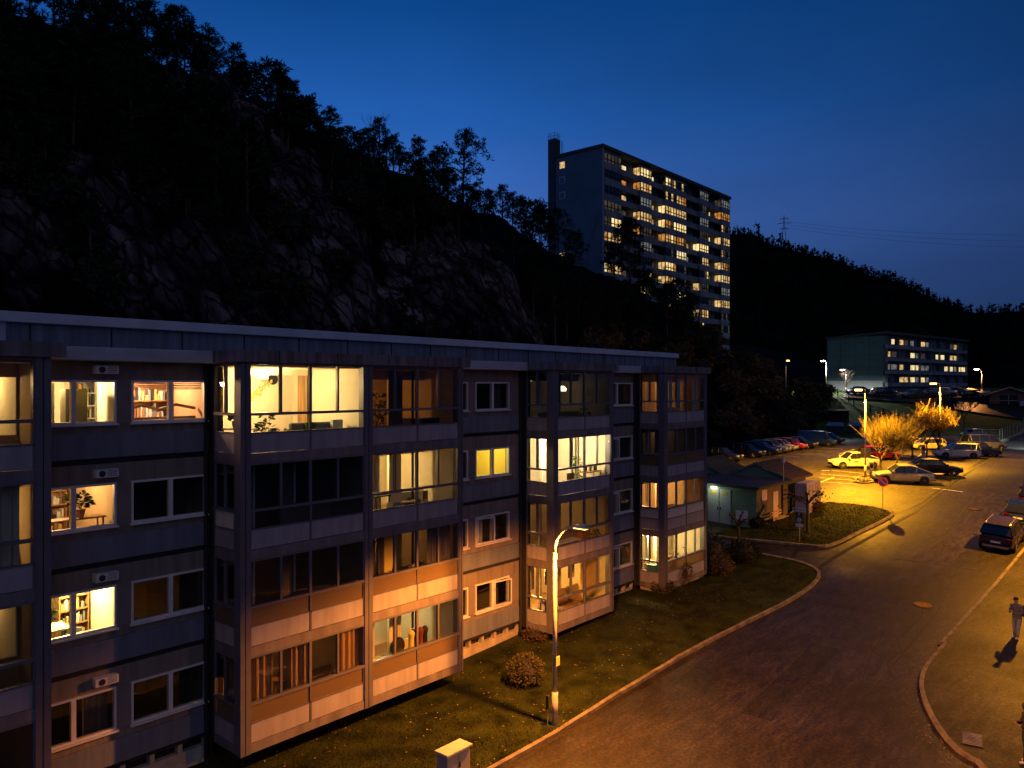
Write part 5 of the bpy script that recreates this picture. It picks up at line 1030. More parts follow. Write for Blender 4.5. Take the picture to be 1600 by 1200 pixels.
# ------------------------------------------------------------------ cars
def paint(name, c, met=.3): return MATS.get(name) or mat(name, c, .28, .08, 3, metal=met, spec=.5)
def car(pos, heading, kind, mt, lab, group=None, lights=True, plate=False, rails=False, decal=None):
    S = {'hatch':(4.2,1.8,1.48,.95,1.1,.95,.15),'suv':(4.6,1.88,1.66,1.06,1.25,.95,.08),'fast':(4.75,1.88,1.56,1.0,1.25,1.5,.15),'sedan':(4.7,1.84,1.46,.96,1.3,1.25,.65),'wagon':(4.7,1.84,1.5,.97,1.25,1.0,.12),'van':(5.0,1.92,1.95,1.1,.85,.5,.05)}[kind]
    L_,W,H,bl,hood,rg,tr = S; h2 = L_/2; w = W/2
    t = thing('parked_car', lab, 'van' if kind == 'van' else 'car', pos, heading, group)
    # lower body loft
    st = [(-h2,.62,.80,.42),(-h2+.08,bl-.10,.90,.30),(-h2+.5,bl,.985,.24),(-.6,bl-.01,1,.22),(.5,bl-.03,1,.22),(h2-hood-.1,bl-.04,.99,.22),(h2-.55,bl-.17,.95,.24),(h2-.15,bl-.30,.86,.28),(h2,.58,.72,.38)]
    if tr > .4: st[1] = (-h2+.06,bl-.06,.9,.3)
    m = MB(); k = m.mi(mt); kt = m.mi(M_trim); rings = []
    for (x,zt,wf,zb) in st:
        ww = w*wf; zm = (zt+zb)/2+.06
        half = [(0,zt+.03),(ww*.62,zt+.015),(ww*.9,zt-.03),(ww*.985,zt-.12),(ww,zm),(ww*.985,zb+.16),(ww*.95,zb+.05),(ww*.8,zb)]
        ring = [(x,y,z) for y,z in half]+[(x,-y,z) for y,z in reversed(half[1:])]
        rings.append(len(m.v)); m.v += ring
    n = 15
    for a,b_ in zip(rings, rings[1:]):
        for q in range(n): m.f.append([a+q,a+(q+1)%n,b_+(q+1)%n,b_+q]); m.m.append(kt if q in (6,7,8) else k)
    for r in (rings[0],rings[-1]): m.f.append([r+q for q in range(n)]); m.m.append(k)
    body = m.build('body', t, True)
    try: body.data.set_sharp_from_angle(angle=R(35))
    except Exception: pass
    # greenhouse
    xb = h2-hood-.05; xr = xb-(.62 if kind != 'van' else .5); xe = -h2+tr+rg*.55; xq = -h2+tr
    if kind in ('suv','wagon','van','hatch'): xe = -h2+.34; xq = -h2+.09
    gs = [(xb,bl-.02,bl-.02,.90),(xr,H-.05,bl-.02,.74),((xr+xe)/2,H,bl-.0,.75),(xe,H-.06,bl,.72),(xq,bl+.0,bl-.03,.84)]
    if kind == 'fast': gs = [(xb,bl-.02,bl-.02,.90),(xr,H-.05,bl-.02,.74),(xr-.9,H,bl,.75),(-h2+1.3,H-.16,bl,.72),(-h2+.25,bl+.02,bl-.03,.82)]
    m = MB(); kg = m.mi(M_cglass); k = m.mi(mt); rings = []
    for (x,zr,zb,wr) in gs:
        wb = w*.93; wt = w*wr if zr > zb+.1 else w*.9
        half = [(0,zr+.03),(wt*.8,zr+.015),(wt,zr-.04),(wb,zb)]
        rings.append(len(m.v)); m.v += [(x,y,z) for y,z in half]+[(x,-y,z) for y,z in reversed(half[1:])]
    for i,(a,b_) in enumerate(zip(rings, rings[1:])):
        for q in range(7):
            top = q in (0,1,5,6); endp = i in (0,len(gs)-2)
            m.f.append([a+q,a+(q+1)%7,b_+(q+1)%7,b_+q]); m.m.append(kg if (endp and top) or not top or q == 3 else k)
    m.build('cabin', t, False)
    m = MB()
    for s_ in (-1,1):
        def side(i): x,zr,zb,wr = gs[i]; return Vector((x, s_*(w*wr if zr > zb+.1 else w*.9)*1.0, zr-.03))
        pts = [side(i)+Vector((0,s_*.01,0)) for i in range(len(gs))]; m.tube(pts, .035, mt, 5)
        for fx in ((.33,.68) if kind != 'van' else (.3,.62)):
            x = xb+(xe-xb)*fx-.2; m.tube([(x,s_*(w*.94),bl-.02),(x-.03,s_*(w*.765),H-.08)], .035, M_trim, 4)
        x,zr,zb,wr = gs[-2]; m.tube([(x+.25,s_*w*.93,bl),(x+.12,s_*w*wr,zr-.05)], .06, mt, 4)
    m.build('pillars', t)
    wx = (h2-.88,-h2+.88)
    for x in wx:
        for s_ in (-1,1):
            m = MB(); m.lathe((x,s_*(w-.1),.35), [(.39,0),(.39,s_*.104),(.2,s_*.104)], M_black, 18, 'y'); m.build('wheel_arch', t)
            m = MB(); m.lathe((x,s_*(w-.22),.335), [(.25,0),(.335,s_*.02),(.335,s_*.2),(.3,s_*.235),(.22,s_*.235)], M_tyre, 20, 'y'); wo = m.build('wheel', t)
            m = MB(); m.lathe((x,s_*(w-.02),.335), [(.23,s_*.0),(.235,s_*.03),(.2,s_*.03),(.19,s_*.01)], M_rim, 20, 'y')
            for q in range(5):
                an = q*R(72)+.3; m.tube([(x,s_*(w+.005),.335),(x+math.cos(an)*.21,s_*(w+.005),.335+math.sin(an)*.21)], .028, M_rim, 4)
            m.build('rim', wo)
    for s_ in (-1,1):
        m = MB(); m.box(h2-.28,h2-.06,s_*w*.62-.16,s_*w*.62+.16,.62,.76,M_head); o = m.build('headlight', t, bevel=.03)
        m = MB(); m.box(-h2-.01,-h2+.16,s_*w*.72-.16,s_*w*.72+.16,.74,.9,M_tail); m.build('tail_light', t, bevel=.02)
        m = MB(); m.box(xb-.28,xb-.08,s_*(w+.02),s_*(w+.2),bl-.02,bl+.13,mt); m.build('wing_mirror', t, bevel=.03)
        m = MB()
        for x in (xb-.15, xb-1.15, xb-2.1): m.box(x-.008,x+.008,s_*w*.975-.01,s_*w*1.003,.32,bl-.1,M_dark)
        for x in (xb-1.0, xb-1.95): m.box(x-.09,x+.09,s_*w*1.0,s_*w*1.015,bl-.2,bl-.165,M_trim)
        m.build('door_lines', t)
        if rails: m = MB(); m.tube([(xr+.1,s_*w*.66,H-.02),(xr,s_*w*.66,H+.06),(xe+.2,s_*w*.66,H+.06),(xe+.05,s_*w*.66,H-.02)], .02, M_rim, 5); m.build('roof_rail', t)
    if kind == 'suv': m = MB(); m.box(xe-.16,xe+.06,-w*.7,w*.7,H-.05,H+.0,mt); m.build('spoiler', t, bevel=.015)
    m = MB(); m.box(h2-.05,h2+.02,-w*.55,w*.55,.36,.52,M_trim); m.build('grille', t, bevel=.02)
    m = MB(); m.box(-h2-.035,-h2+.04,-w*.72,w*.72,.3,.42,M_trim if not plate else M_rim); m.build('rear_bumper', t, bevel=.02)
    m = MB(); m.box(-h2-.03,-h2+.02,-.26,.26,.58,.69,M_plate); o = m.build('number_plate', t)
    if plate: m = MB(); m.box(-h2-.0,-h2+.03,-w*.7,w*.7,.81,.83,M_tail); m.build('light_bar', t)
    m = MB(); m.tube([(xe+.25,0,H+.0),(xe+.12,0,H+.12)], .02, M_trim, 4); m.build('antenna', t)
    if decal:
        m = MB(); m.box(.15,.55,-w*1.012,-w*1.003,.66,.76,decal); m.build('door_logo', t)
        m = MB(); m.box(-.95,-.6,w*1.003,w*1.012,.64,.74,M_orn); m.box(.0,.45,w*1.003,w*1.012,.64,.74,M_sred); m.build('door_logo', t)
    return t
Pw = paint('car_white', (.62,.6,.55), 0); Psl = paint('car_silver', (.36,.36,.38), .5); Pbk = paint('car_black', (.012,.012,.014)); Pdb = paint('car_dark_blue', (.015,.03,.09)); Prd = paint('car_red', (.45,.02,.01), .1)
Pbr = paint('car_brown', (.035,.028,.027), .4); Pgr = paint('car_grey', (.12,.12,.13), .5); Pbl = paint('car_blue', (.02,.06,.22)); Pbg = paint('car_beige', (.4,.36,.28), .2); Pyl = paint('car_lamplit_yellow', (.5,.42,.25), .2)  # last paint has the yellow lamplight mixed into its colour
def cpos(px, py): p = P(px, py); return (p.x, p.y, p.z+.015)
def tilt(o):
    x, y, z = o.location; h = o.rotation_euler.z; c, s = math.cos(h), math.sin(h)
    o.rotation_euler.y = -math.atan((G(x+c*1.5,y+s*1.5)-G(x-c*1.5,y-s*1.5))/3.0); o.rotation_euler.x = math.atan((G(x-s,y+c)-G(x+s,y-c))/2.0)
cars = []
row = [(77.2,'sedan',Pbk,'black sedan farthest left in the row along the slope, partly behind the roof'),(83.6,'hatch',Pbk,'black hatchback with glowing side windows, second of the row along the slope'),(87.4,'wagon',Pdb,'dark blue estate car, third of the row along the slope'),(90.3,'wagon',Psl,'silver grey car between the dark blue and the yellow lit one'),(93.3,'hatch',Pyl,'yellowish lit hatchback left of the red car'),(96.3,'hatch',Prd,'red hatchback in the row along the slope'),(99.3,'sedan',Pbk,'black car with bright headlamps right of the red hatchback'),(105.0,'van',Pbl,'deep blue van near the far end of the row'),(110.5,'hatch',Pdb,'dark car beyond the blue van at the end of the row')]
for i,(x,k_,mt,lab) in enumerate(row): cars.append(car((x,37.3 if k_ != 'van' else 37.0,G(x,37.3)+.015), R(-90)+R(random.uniform(-3,3)) if k_ != 'van' else R(-80), k_, mt, lab, 'cars parked along the slope'))
cars.append(car(cpos(1334,731), R(132), 'fast', Pw, 'white fastback car with small door logos beside the parking lamp', None, decal=M_orn))
cars.append(car(cpos(1410,754), R(116), 'fast', Psl, 'silver fastback car behind the no parking sign'))
cars.append(car(cpos(1458,742), R(-58), 'sedan', Pbk, 'black sedan between the silver fastback and the white estate'))
cars.append(car(cpos(1494,716), R(122), 'suv', Pw, 'white family car with roof rack in the middle of the right row', rails=True))
cars.append(car(cpos(1528,713), R(-52), 'suv', Pdb, 'dark blue car hidden behind the white family car'))
cars.append(car(cpos(1537,703), R(-50), 'van', Psl, 'long light blue grey van at the back of the right row'))
cars.append(car(cpos(1520,687), R(35), 'suv', Pbg, 'beige car seen from behind at the far end of the lot'))
cars.append(car(cpos(1375,718), R(-48), 'hatch', Prd, 'red car half hidden by the near lit bare tree'))
cars.append(car(cpos(1448,703), R(132), 'hatch', Pyl, 'pale yellow lit car seen through the farther bare tree'))
cars.append(car(cpos(1425,700), R(-50), 'hatch', Pw, 'white car half hidden between the two lit bare trees'))
cars.append(car(cpos(1566,850), R(-1), 'suv', Pbr, 'dark brown sport utility car with roof rails parked at the right kerb', plate=True, rails=True))
cars.append(car(cpos(1597,815), R(0), 'hatch', Pdb, 'dark blue car parked just in front of the brown one at the right edge'))
cars.append(car(cpos(1617,789), R(1), 'wagon', Pbk, 'black car at the right edge, farthest of the three at the kerb'))
for i,(x,y,h,k_,mt,lab) in enumerate(((1340,616,150,'sedan',Pbl,'blue car at the left end of the terrace below the blank gable'),(1382,618,-40,'wagon',Pdb,'dark blue car on the terrace, second from the left'),(1427,621,140,'sedan',Pgr,'grey car with a lit tail lamp in the middle of the terrace'),(1455,619,120,'hatch',Pgr,'grey hatchback on the terrace left of the lamp pole'),(1474,618,110,'sedan',Psl,'silver car on the terrace right of the lamp pole'),(1486,617,105,'hatch',Pdb,'dark blue hatchback last of the terrace row'),(1520,622,-45,'suv',Pbk,'black car beside the rusty orange street lamp'),(1543,625,-45,'wagon',Pbk,'black car just left of the small wooden house'))):
    c_ = car(cpos(x,y), R(h), k_, mt, lab, 'cars parked on the terrace'); cars.append(c_)
    c_.location.z += .08
for c_ in cars: tilt(c_)
# ------------------------------------------------------------------ trees
def pine_mesh(seed, h, spread, clumps, bare=.3, nl=.5):
    random.seed(seed); tr = MB(); lean = random.uniform(-.06,.06); top = Vector((lean*h, random.uniform(-.05,.05)*h, h))
    tr.tube([(0,0,-.6),(top.x*.3,top.y*.3,h*.35),(top.x*.7,top.y*.7,h*.7),tuple(top)], [.02*h,.015*h,.009*h,.002*h], M_bark, 6)
    cr_ = MB()
    for i in range(clumps):
        u = bare+(1-bare)*(random.random()**.85); an = random.uniform(0,6.28)
        prof = math.sin(min(1,(1-u)/(1-bare)*1.25+.12)*1.9)**.7 if u < .98 else .15
        rr = spread*prof*random.uniform(.35,1.08); base = Vector((top.x*u*.8, top.y*u*.8, u*h*.93)); e_ = Vector((math.cos(an)*rr, math.sin(an)*rr, random.uniform(-.02,.10)*h*(1 if rr > .3 else .3))); c = base+e_
        if i % 3 == 0: tr.tube([tuple(base-Vector((0,0,.04*h))), tuple(base+e_*.5), tuple(c)], [.006*h,.004*h,.0015*h], M_bark, 4, False)
        s_ = random.uniform(.7,1.15)*nl
        for q in range(24):
            d = Vector((random.gauss(0,1), random.gauss(0,1), random.gauss(.45,.8))); cr_.leaf(c+d*.10*s_, d, random.uniform(.4,.95)*s_, .2*s_, M_needle)
    return tr, cr_
protos = []
for i,(h,sp,cl,br) in enumerate(((7.5,2.0,95,.25),(9,2.3,110,.3),(6,1.9,85,.12),(8.5,1.7,90,.2),(5,1.8,80,.08),(10.5,3.0,105,.45))):
    tr, c_ = pine_mesh(100+i, h, sp, cl, br, .62); r = thing('pine_tree', 'dark pine in the wood on the hillside', 'tree', (0,0,-200), 0, 'pines crowding the hillside'); tr.build('trunk', r); c_.build('crown', r); protos.append((r,h))
used = [False]*6
def put_pine(x, y, hgt, lab='dark pine in the wood on the hillside', grp='pines crowding the hillside', kind=None, z=None):
    i = random.randrange(5) if kind is None else kind; r, h = protos[i]; z = hill(x,y)[0] if z is None else z
    if not used[i]: used[i] = True; o = r; o.location = (x,y,z-.2); o.rotation_euler = (0,0,random.uniform(0,6.28)); s_ = hgt/h; o.scale = (s_,)*3; o['label'] = lab; o['group'] = grp
    else: o = tree_copy(r, (x,y,z-.2), random.uniform(0,6.28), hgt/h, lab, grp)
    if grp is None and 'group' in o: del o['group']
    return o
def on_hill(px, py, d0=42):      # first point of the hillside on the sight line
    dx, dy, dz = ray(px, py); D = d0
    while D < 260:
        x, y = dx*D, dy*D
        if y > 36 and CAMZ+dz*D <= hbase(x, y)[0]: return x, y
        D += .5
    return None
random.seed(77)
def named(px, base_d, ytop, lab, kind=None, hmax=14, hmin=3, grp=None):
    dx, dy, _ = ray(px, 0); x, y = dx*base_d, dy*base_d; z = hill(x,y)[0]; zt = CAMZ+(602.5-ytop)/FPX*base_d; put_pine(x, y, max(hmin, min(hmax, zt-z+.2)), lab, grp, kind, z)
named(722,118,207,'tall lone pine with open crown standing above the skyline left of the tower',5,16)
named(657,104,212,'pointed pine left of the lone open crowned one',3); named(592,98,184,'broad double topped pine highest in the middle of the skyline',1); named(578,100,200,'pine just left of the highest skyline pine',0)
named(432,84,108,'wide round pine with gaps in its crown on the upper left skyline',5,10); named(330,80,74,'bushy pine standing on the bare rock shoulder at upper left',2,10); named(366,82,122,'small pine right of the bushy one on the rock shoulder',4); named(310,78,95,'ragged low pine at the left of the rock shoulder',2); named(455,86,150,'small pine at the foot of the wide round one',4)
named(872,128,330,'dark pine spreading in front of the tower gable',5,15,9); named(985,122,372,'tall dark pine in front of the lit tower windows',1,22,12); named(960,124,420,'shorter dark pine left of the tall one before the tower',0,16,7); named(1045,118,470,'low pine before the right part of the tower',0,16,6); named(1075,122,492,'dark pine at the right foot of the tower',3,12,5); named(1010,118,455,'dark pine right of the tall one before the tower',2,16,6); named(900,122,420,'dark pine before the lower part of the gable',2,14,6)
for px in (5,45,85,120,155,190,220,248,262): named(px, random.uniform(66,76), random.uniform(-60,-20)+max(0,px-195)*1.3, 'big dark pine of the dense group in the upper left corner', random.choice((0,1,2,3)), 14, grp='pines in the upper left corner')
for (px,lo,hi) in ((490,190,215),(515,190,205),(535,195,210),(550,188,205),(615,190,215),(635,225,240),(680,250,262),(700,262,275),(745,268,285),(765,285,295),(785,282,292),(800,290,300),(815,295,305),(830,302,312),(845,312,330),(470,178,200),(500,205,215),(560,205,215),(605,210,220),(625,220,230)):
    dx, dy, _ = ray(px, 0); D = random.uniform(92,104)+max(0,px-600)*.08; x, y = dx*D, dy*D; z = hill(x,y)[0]; zt = CAMZ+(602.5-random.uniform(lo,hi))/FPX*D; put_pine(x, y, max(4.0,min(10,zt-z)), 'dark pine along the skyline of the hill', 'pines along the skyline', None, z)
cnt = 0; tries = 0
while cnt < 150 and tries < 4000:
    tries += 1; px = random.uniform(-10,1250); py = random.uniform(120,560); h = on_hill(px, py)
    if not h: continue
    x, y = h; q = px_of((x,y,hbase(x,y)[0]+2.2))
    if any(inpoly(q[0], q[1], pl) for pl in ROCK) and random.random() < .93: continue
    if any(inpoly(q[0], q[1]-25, pl) for pl in ROCK) and random.random() < .6: continue
    if px < 850 and y > 82: continue
    if 860 < px < 1142 and (y > TYF-5 or py < 440): continue
    if px > 1080 and py > 560: continue
    hh = random.uniform(3.2,6.5) if px < 850 else random.uniform(4,8)
    if px > 860 and px < 1142: hh = min(hh, (602.5-430)/FPX*(CF*x+SF*y)+CAMZ-hbase(x,y)[0]); 
    if hh < 2: continue
    put_pine(x, y, hh); cnt += 1
for i,(r,h) in enumerate(protos):
    if not used[i]:
        put_pine(70+i*3, 70, h, kind=i)
def bare_tree(seed, h, spread, name_mats=(None,), depth=5, nb=3, lab='', pos=(0,0,0), m=M_bark, trunk_h=.25, rad=.09, twigm=None, up=.35, leafm=None, leaves=0, whips=0, wl=1.3):
    random.seed(seed); t = thing('bare_tree' if not leaves else 'leafy_tree', lab, 'tree', pos); tr = MB(); cr_ = MB(); tm = twigm or m
    def grow(p, d, L_, r, k):
        e_ = p+d*L_; mid = p+d*L_*.5+Vector((random.uniform(-1,1),random.uniform(-1,1),0))*L_*.06
        (tr if k >= depth-1 else cr_).tube([p,mid,e_], [r,r*.85,r*.65], m if k >= depth-1 else tm, 6 if k > 2 else 3, False)
        if leaves and k <= 2:
            for _ in range(leaves): cr_.leaf(e_+Vector((random.gauss(0,.15),random.gauss(0,.15),random.gauss(0,.15))), (random.gauss(0,1),random.gauss(0,1),random.gauss(0,1)), .16, .1, leafm)
        if whips and k <= 2:
            for _ in range(whips):
                a = random.uniform(0,6.28); nd = (d*.5+Vector((math.cos(a),math.sin(a),random.uniform(.1,1.3)))).normalized(); o0 = p+(e_-p)*random.uniform(.3,1); l1 = wl*random.uniform(.5,1.15); cr_.tube([o0, o0+nd*l1*.45, o0+nd*l1*.8+Vector((random.uniform(-.15,.15),random.uniform(-.15,.15),l1*.1)), o0+nd*l1+Vector((random.uniform(-.25,.25),random.uniform(-.25,.25),l1*.3))], [.02,.014,.010,.006], tm, 3, False)
        if k == 0: return
        for q in range(nb+(1 if random.random() < .4 else 0)):
            a = random.uniform(0,6.28); s_ = spread*random.uniform(.5,1.15); nd = (d+Vector((math.cos(a),math.sin(a),random.uniform(-.2,.5)))*s_+Vector((0,0,up*.4))).normalized()
            grow(p+(e_-p)*random.uniform(.72,1.0), nd, L_*random.uniform(.62,.86), r*.6, k-1)
    grow(Vector((0,0,-.1)), Vector((random.uniform(-.05,.05),0,1)).normalized(), h*trunk_h, rad, depth)
    tr.build('trunk', t); cr_.build('crown', t); return t
p = P(1376,742); bare_tree(5, 6.4, .95, depth=4, nb=3, whips=4, wl=1.8, lab='bare spreading tree brightly lit yellow beside the parking lamp', pos=(p.x,p.y,p.z), m=M_twig, trunk_h=.26, rad=.13, up=.3)
p = P(1402,734); bare_tree(15, 5.8, .9, whips=3, depth=4, nb=3, lab='second bare tree just right of the brightest lit one', pos=(p.x,p.y,p.z), m=M_twig, trunk_h=.24, rad=.1, up=.5)
p = P(1466,716); bare_tree(6, 7.4, .95, whips=4, depth=4, nb=3, lab='lit tree with golden leaves behind the white family car', pos=(p.x,p.y,p.z), m=M_twig, trunk_h=.25, rad=.12, up=.3, leafm=M_autumn, leaves=16)
p = P(1448,716); bare_tree(16, 7.0, .9, depth=4, whips=4, nb=3, lab='golden leaved tree left of the one behind the white family car', pos=(p.x,p.y,p.z), m=M_bark, trunk_h=.25, rad=.11, up=.3, leafm=M_autumn, leaves=10)
p = P(1425,716); bare_tree(26, 6.5, .7, depth=5, nb=3, lab='dark bare tree in the gap between the two lit ones', pos=(p.x,p.y,p.z), m=M_bark, trunk_h=.25, rad=.1)
for s_,px_,D_,h_,lab in ((31,1322,160,8,'dark bare tree in front of the blank concrete gable'),(32,1506,128,9,'dark bare tree on the bank right of the golden ones'),(34,1412,122,5,'grey bare shrub tree on the green bank'),(35,1390,126,5,'dark leafless shrub on the green bank below the parked cars')):
    q = AT(px_,D_); bare_tree(s_, h_, .8, depth=5, nb=3, lab=lab, pos=(q.x,q.y,G(q.x,q.y)), m=M_bark, trunk_h=.22, rad=.12)
for s_,px_,D_,h_,lab in ((36,918,126,10,'leafless tree in front of the tower gable'),(37,1085,118,8,'leafless tree before the foot of the tower'),(38,585,88,6,'thin leafless birch on the slope right of the big rock'),(39,700,100,6,'thin pale birch below the lone pine')):
    dx,dy,_ = ray(px_,0); x,y = dx*D_,dy*D_; bare_tree(s_, h_, .5, depth=5, nb=2, lab=lab, pos=(x,y,hill(x,y)[0]), m=M_bark if s_ < 38 else M_twig, trunk_h=.35, rad=.07)
# pollarded small trees on the lawns
def pollard(px_, py_, h, r, lab, seed, leaves=0):
    random.seed(seed); p = P(px_,py_); t = thing('pollard_tree', lab, 'tree', (p.x,p.y,p.z+.1)); m = MB(); m.tube([(0,0,0),(.03,0,h*.5),(0,.02,h*.78)], [.12,.09,.1], M_bark, 8); m.build('trunk', t); c_ = MB()
    for q in range(9):
        a = q*.7+random.uniform(-.2,.2); e_ = Vector((math.cos(a)*r*random.uniform(.4,1), math.sin(a)*r*random.uniform(.4,1), h*random.uniform(.82,1.05))); c_.tube([(0,0,h*.72),e_*.5+Vector((0,0,h*.42)),e_], [.06,.045,.035], M_bark, 5); c_.lathe(e_, [(.02,-.08),(.075,0),(.05,.08)], M_bark, 6)
        for _ in range(5+leaves*6): d = Vector((random.gauss(0,1),random.gauss(0,1),random.gauss(.4,1))).normalized(); c_.tube([e_,e_+d*random.uniform(.15,.35)], .008, M_bark, 3, False)
        for _ in range(leaves*10): c_.leaf(e_+Vector((random.gauss(0,.25),random.gauss(0,.25),random.gauss(0,.2))), (random.gauss(0,1),random.gauss(0,1),random.gauss(0,1)), .14, .09, M_bushr)
    c_.build('crown', t)
pollard(1154,876,2.7,.75,'knobby pollarded tree in front of the green shed',51); pollard(1262,834,2.5,1.3,'small spreading tree on the grass beside the sign post',52,2)
# shrubs
def shrub(pos, r, h, lab, m, seed, n=500, leaf=.1, group=None, flat=1.0):
    random.seed(seed); t = thing('shrub', lab, 'shrub', pos, 0, group); a = MB()
    for q in range(7): an = q*.9; a.tube([(0,0,-.05),(math.cos(an)*r*.5,math.sin(an)*r*.5*flat,h*.55)], .02, M_bark, 3, False)
    a.build('stems', t); a = MB()
    for _ in range(n):
        d = Vector((random.gauss(0,1),random.gauss(0,1),random.gauss(0,1))).normalized(); k_ = random.uniform(.72,1.02)*(1+.16*noise.noise(d*2.3+Vector((seed,0,0))))
        c = Vector((d.x*r*k_, d.y*r*k_*flat, h*.5+d.z*h*.5*k_)); 
        if c.z < .03: c.z = random.uniform(.02,.15)
        a.leaf(c, d+Vector((random.gauss(0,.6),random.gauss(0,.6),random.gauss(0,.6))), random.uniform(.7,1.4)*leaf, leaf*.55, m)
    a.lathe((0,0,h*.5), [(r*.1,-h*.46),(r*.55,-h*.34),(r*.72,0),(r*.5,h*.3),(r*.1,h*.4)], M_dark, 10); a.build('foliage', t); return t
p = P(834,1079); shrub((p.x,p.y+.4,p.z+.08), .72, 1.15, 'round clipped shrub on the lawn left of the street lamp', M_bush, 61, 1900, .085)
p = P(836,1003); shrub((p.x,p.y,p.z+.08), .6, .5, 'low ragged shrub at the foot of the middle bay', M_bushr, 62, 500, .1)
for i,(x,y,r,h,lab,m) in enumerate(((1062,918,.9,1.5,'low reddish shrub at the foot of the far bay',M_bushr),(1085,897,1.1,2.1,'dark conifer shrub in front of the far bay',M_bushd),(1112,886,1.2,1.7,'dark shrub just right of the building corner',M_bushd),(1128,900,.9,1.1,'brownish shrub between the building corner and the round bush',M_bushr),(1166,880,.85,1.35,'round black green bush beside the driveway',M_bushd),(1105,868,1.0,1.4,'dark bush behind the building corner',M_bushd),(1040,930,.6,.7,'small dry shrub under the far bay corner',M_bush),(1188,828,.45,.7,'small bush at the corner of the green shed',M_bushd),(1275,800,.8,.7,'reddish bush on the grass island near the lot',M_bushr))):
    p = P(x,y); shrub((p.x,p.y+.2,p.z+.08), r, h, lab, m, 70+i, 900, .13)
random.seed(88); ps = [shrub((0,0,-100), 1.0, 1.3, 'dark scrub bush on the slope', M_bushr if i else M_bushd, 90+i, 420, .3) for i in range(3)]; fst = [True]*3
def put_scrub(x, y, s_, i, lab, grp):
    z = hill(x,y)[0] if y > 41 else G(x,y)
    if fst[i]: fst[i] = False; o = ps[i]; o.location = (x,y,z); o.scale = (s_,)*3; o['label'] = lab; o['group'] = grp
    else: tree_copy(ps[i], (x,y,z), random.uniform(0,6.28), s_, lab, grp)
cnt = 0
while cnt < 90:
    x = random.uniform(66,150); y = lerp_tab(YF,x)+random.uniform(.6,11)
    q = px_of((x,y,hill(x,y)[0]+1))
    if x > 125 and y < lerp_tab(YF,x)+2: continue
    put_scrub(x, y, random.uniform(.8,2.4), random.choice((0,1,1,2)), 'brown scrub bush at the foot of the slope behind the row of parked cars', 'scrub bushes at the foot of the slope'); cnt += 1
for _ in range(60):
    h = on_hill(random.uniform(0,1100), random.uniform(200,530))
    if h and h[1] < 84: put_scrub(h[0], h[1], random.uniform(.8,1.6), 0, 'dark bush among the rocks of the hillside', 'bushes among the rocks')
for i,(px_,D_,s_) in enumerate(((1275,140,2.4),(1262,132,2.6),(1258,146,3),(1290,150,1.6),(1246,128,2.4),(1395,128,1.5),(1480,140,1.5))):
    q = AT(px_,D_); z_ = max(G(q.x,q.y), hill(q.x,q.y)[0]); tree_copy(ps[0], (q.x,q.y,z_), i, s_, 'dark bush on the green bank around the railing', 'bushes on the green bank')
# ------------------------------------------------------------------ people
def skin(name, parent, pts, edges, m, root=0, sub=2):
    me = bpy.data.meshes.new(name); me.from_pydata([p[0] for p in pts], edges, []); me.materials.append(m); o = bpy.data.objects.new(name, me); COL.objects.link(o); o.parent = parent
    bpy.context.view_layer.objects.active = o; o.modifiers.new('skin','SKIN').use_smooth_shade = True
    if not me.skin_vertices: bm = bmesh.new(); bm.from_mesh(me); bm.verts.layers.skin.verify(); bm.to_mesh(me); bm.free()
    for i, (v_, q) in enumerate(zip(me.skin_vertices[0].data, pts)):
        r = q[1]; v_.radius = r if isinstance(r, tuple) else (r, r); v_.use_root = (i == root)
    s_ = o.modifiers.new('sub','SUBSURF'); s_.levels = sub; s_.render_levels = sub; return o
M_skin = mat('skin', (.35,.2,.14), .6, .08, 10); M_hair = mat('hair', (.03,.02,.015), .7, .3, 20); M_jack = mat('grey_jacket', (.12,.12,.13), .85, .2, 6); M_jean = mat('pale_jeans', (.22,.26,.32), .85, .2, 6); M_shoe = mat('white_shoes', (.6,.58,.56), .6, .1, 6); M_coat = mat('black_coat', (.02,.02,.025), .85, .3, 5); M_hat = mat('dark_cap', (.04,.025,.02), .8, .2, 8); M_dtr = mat('dark_trousers', (.02,.02,.03), .85, .2, 5)
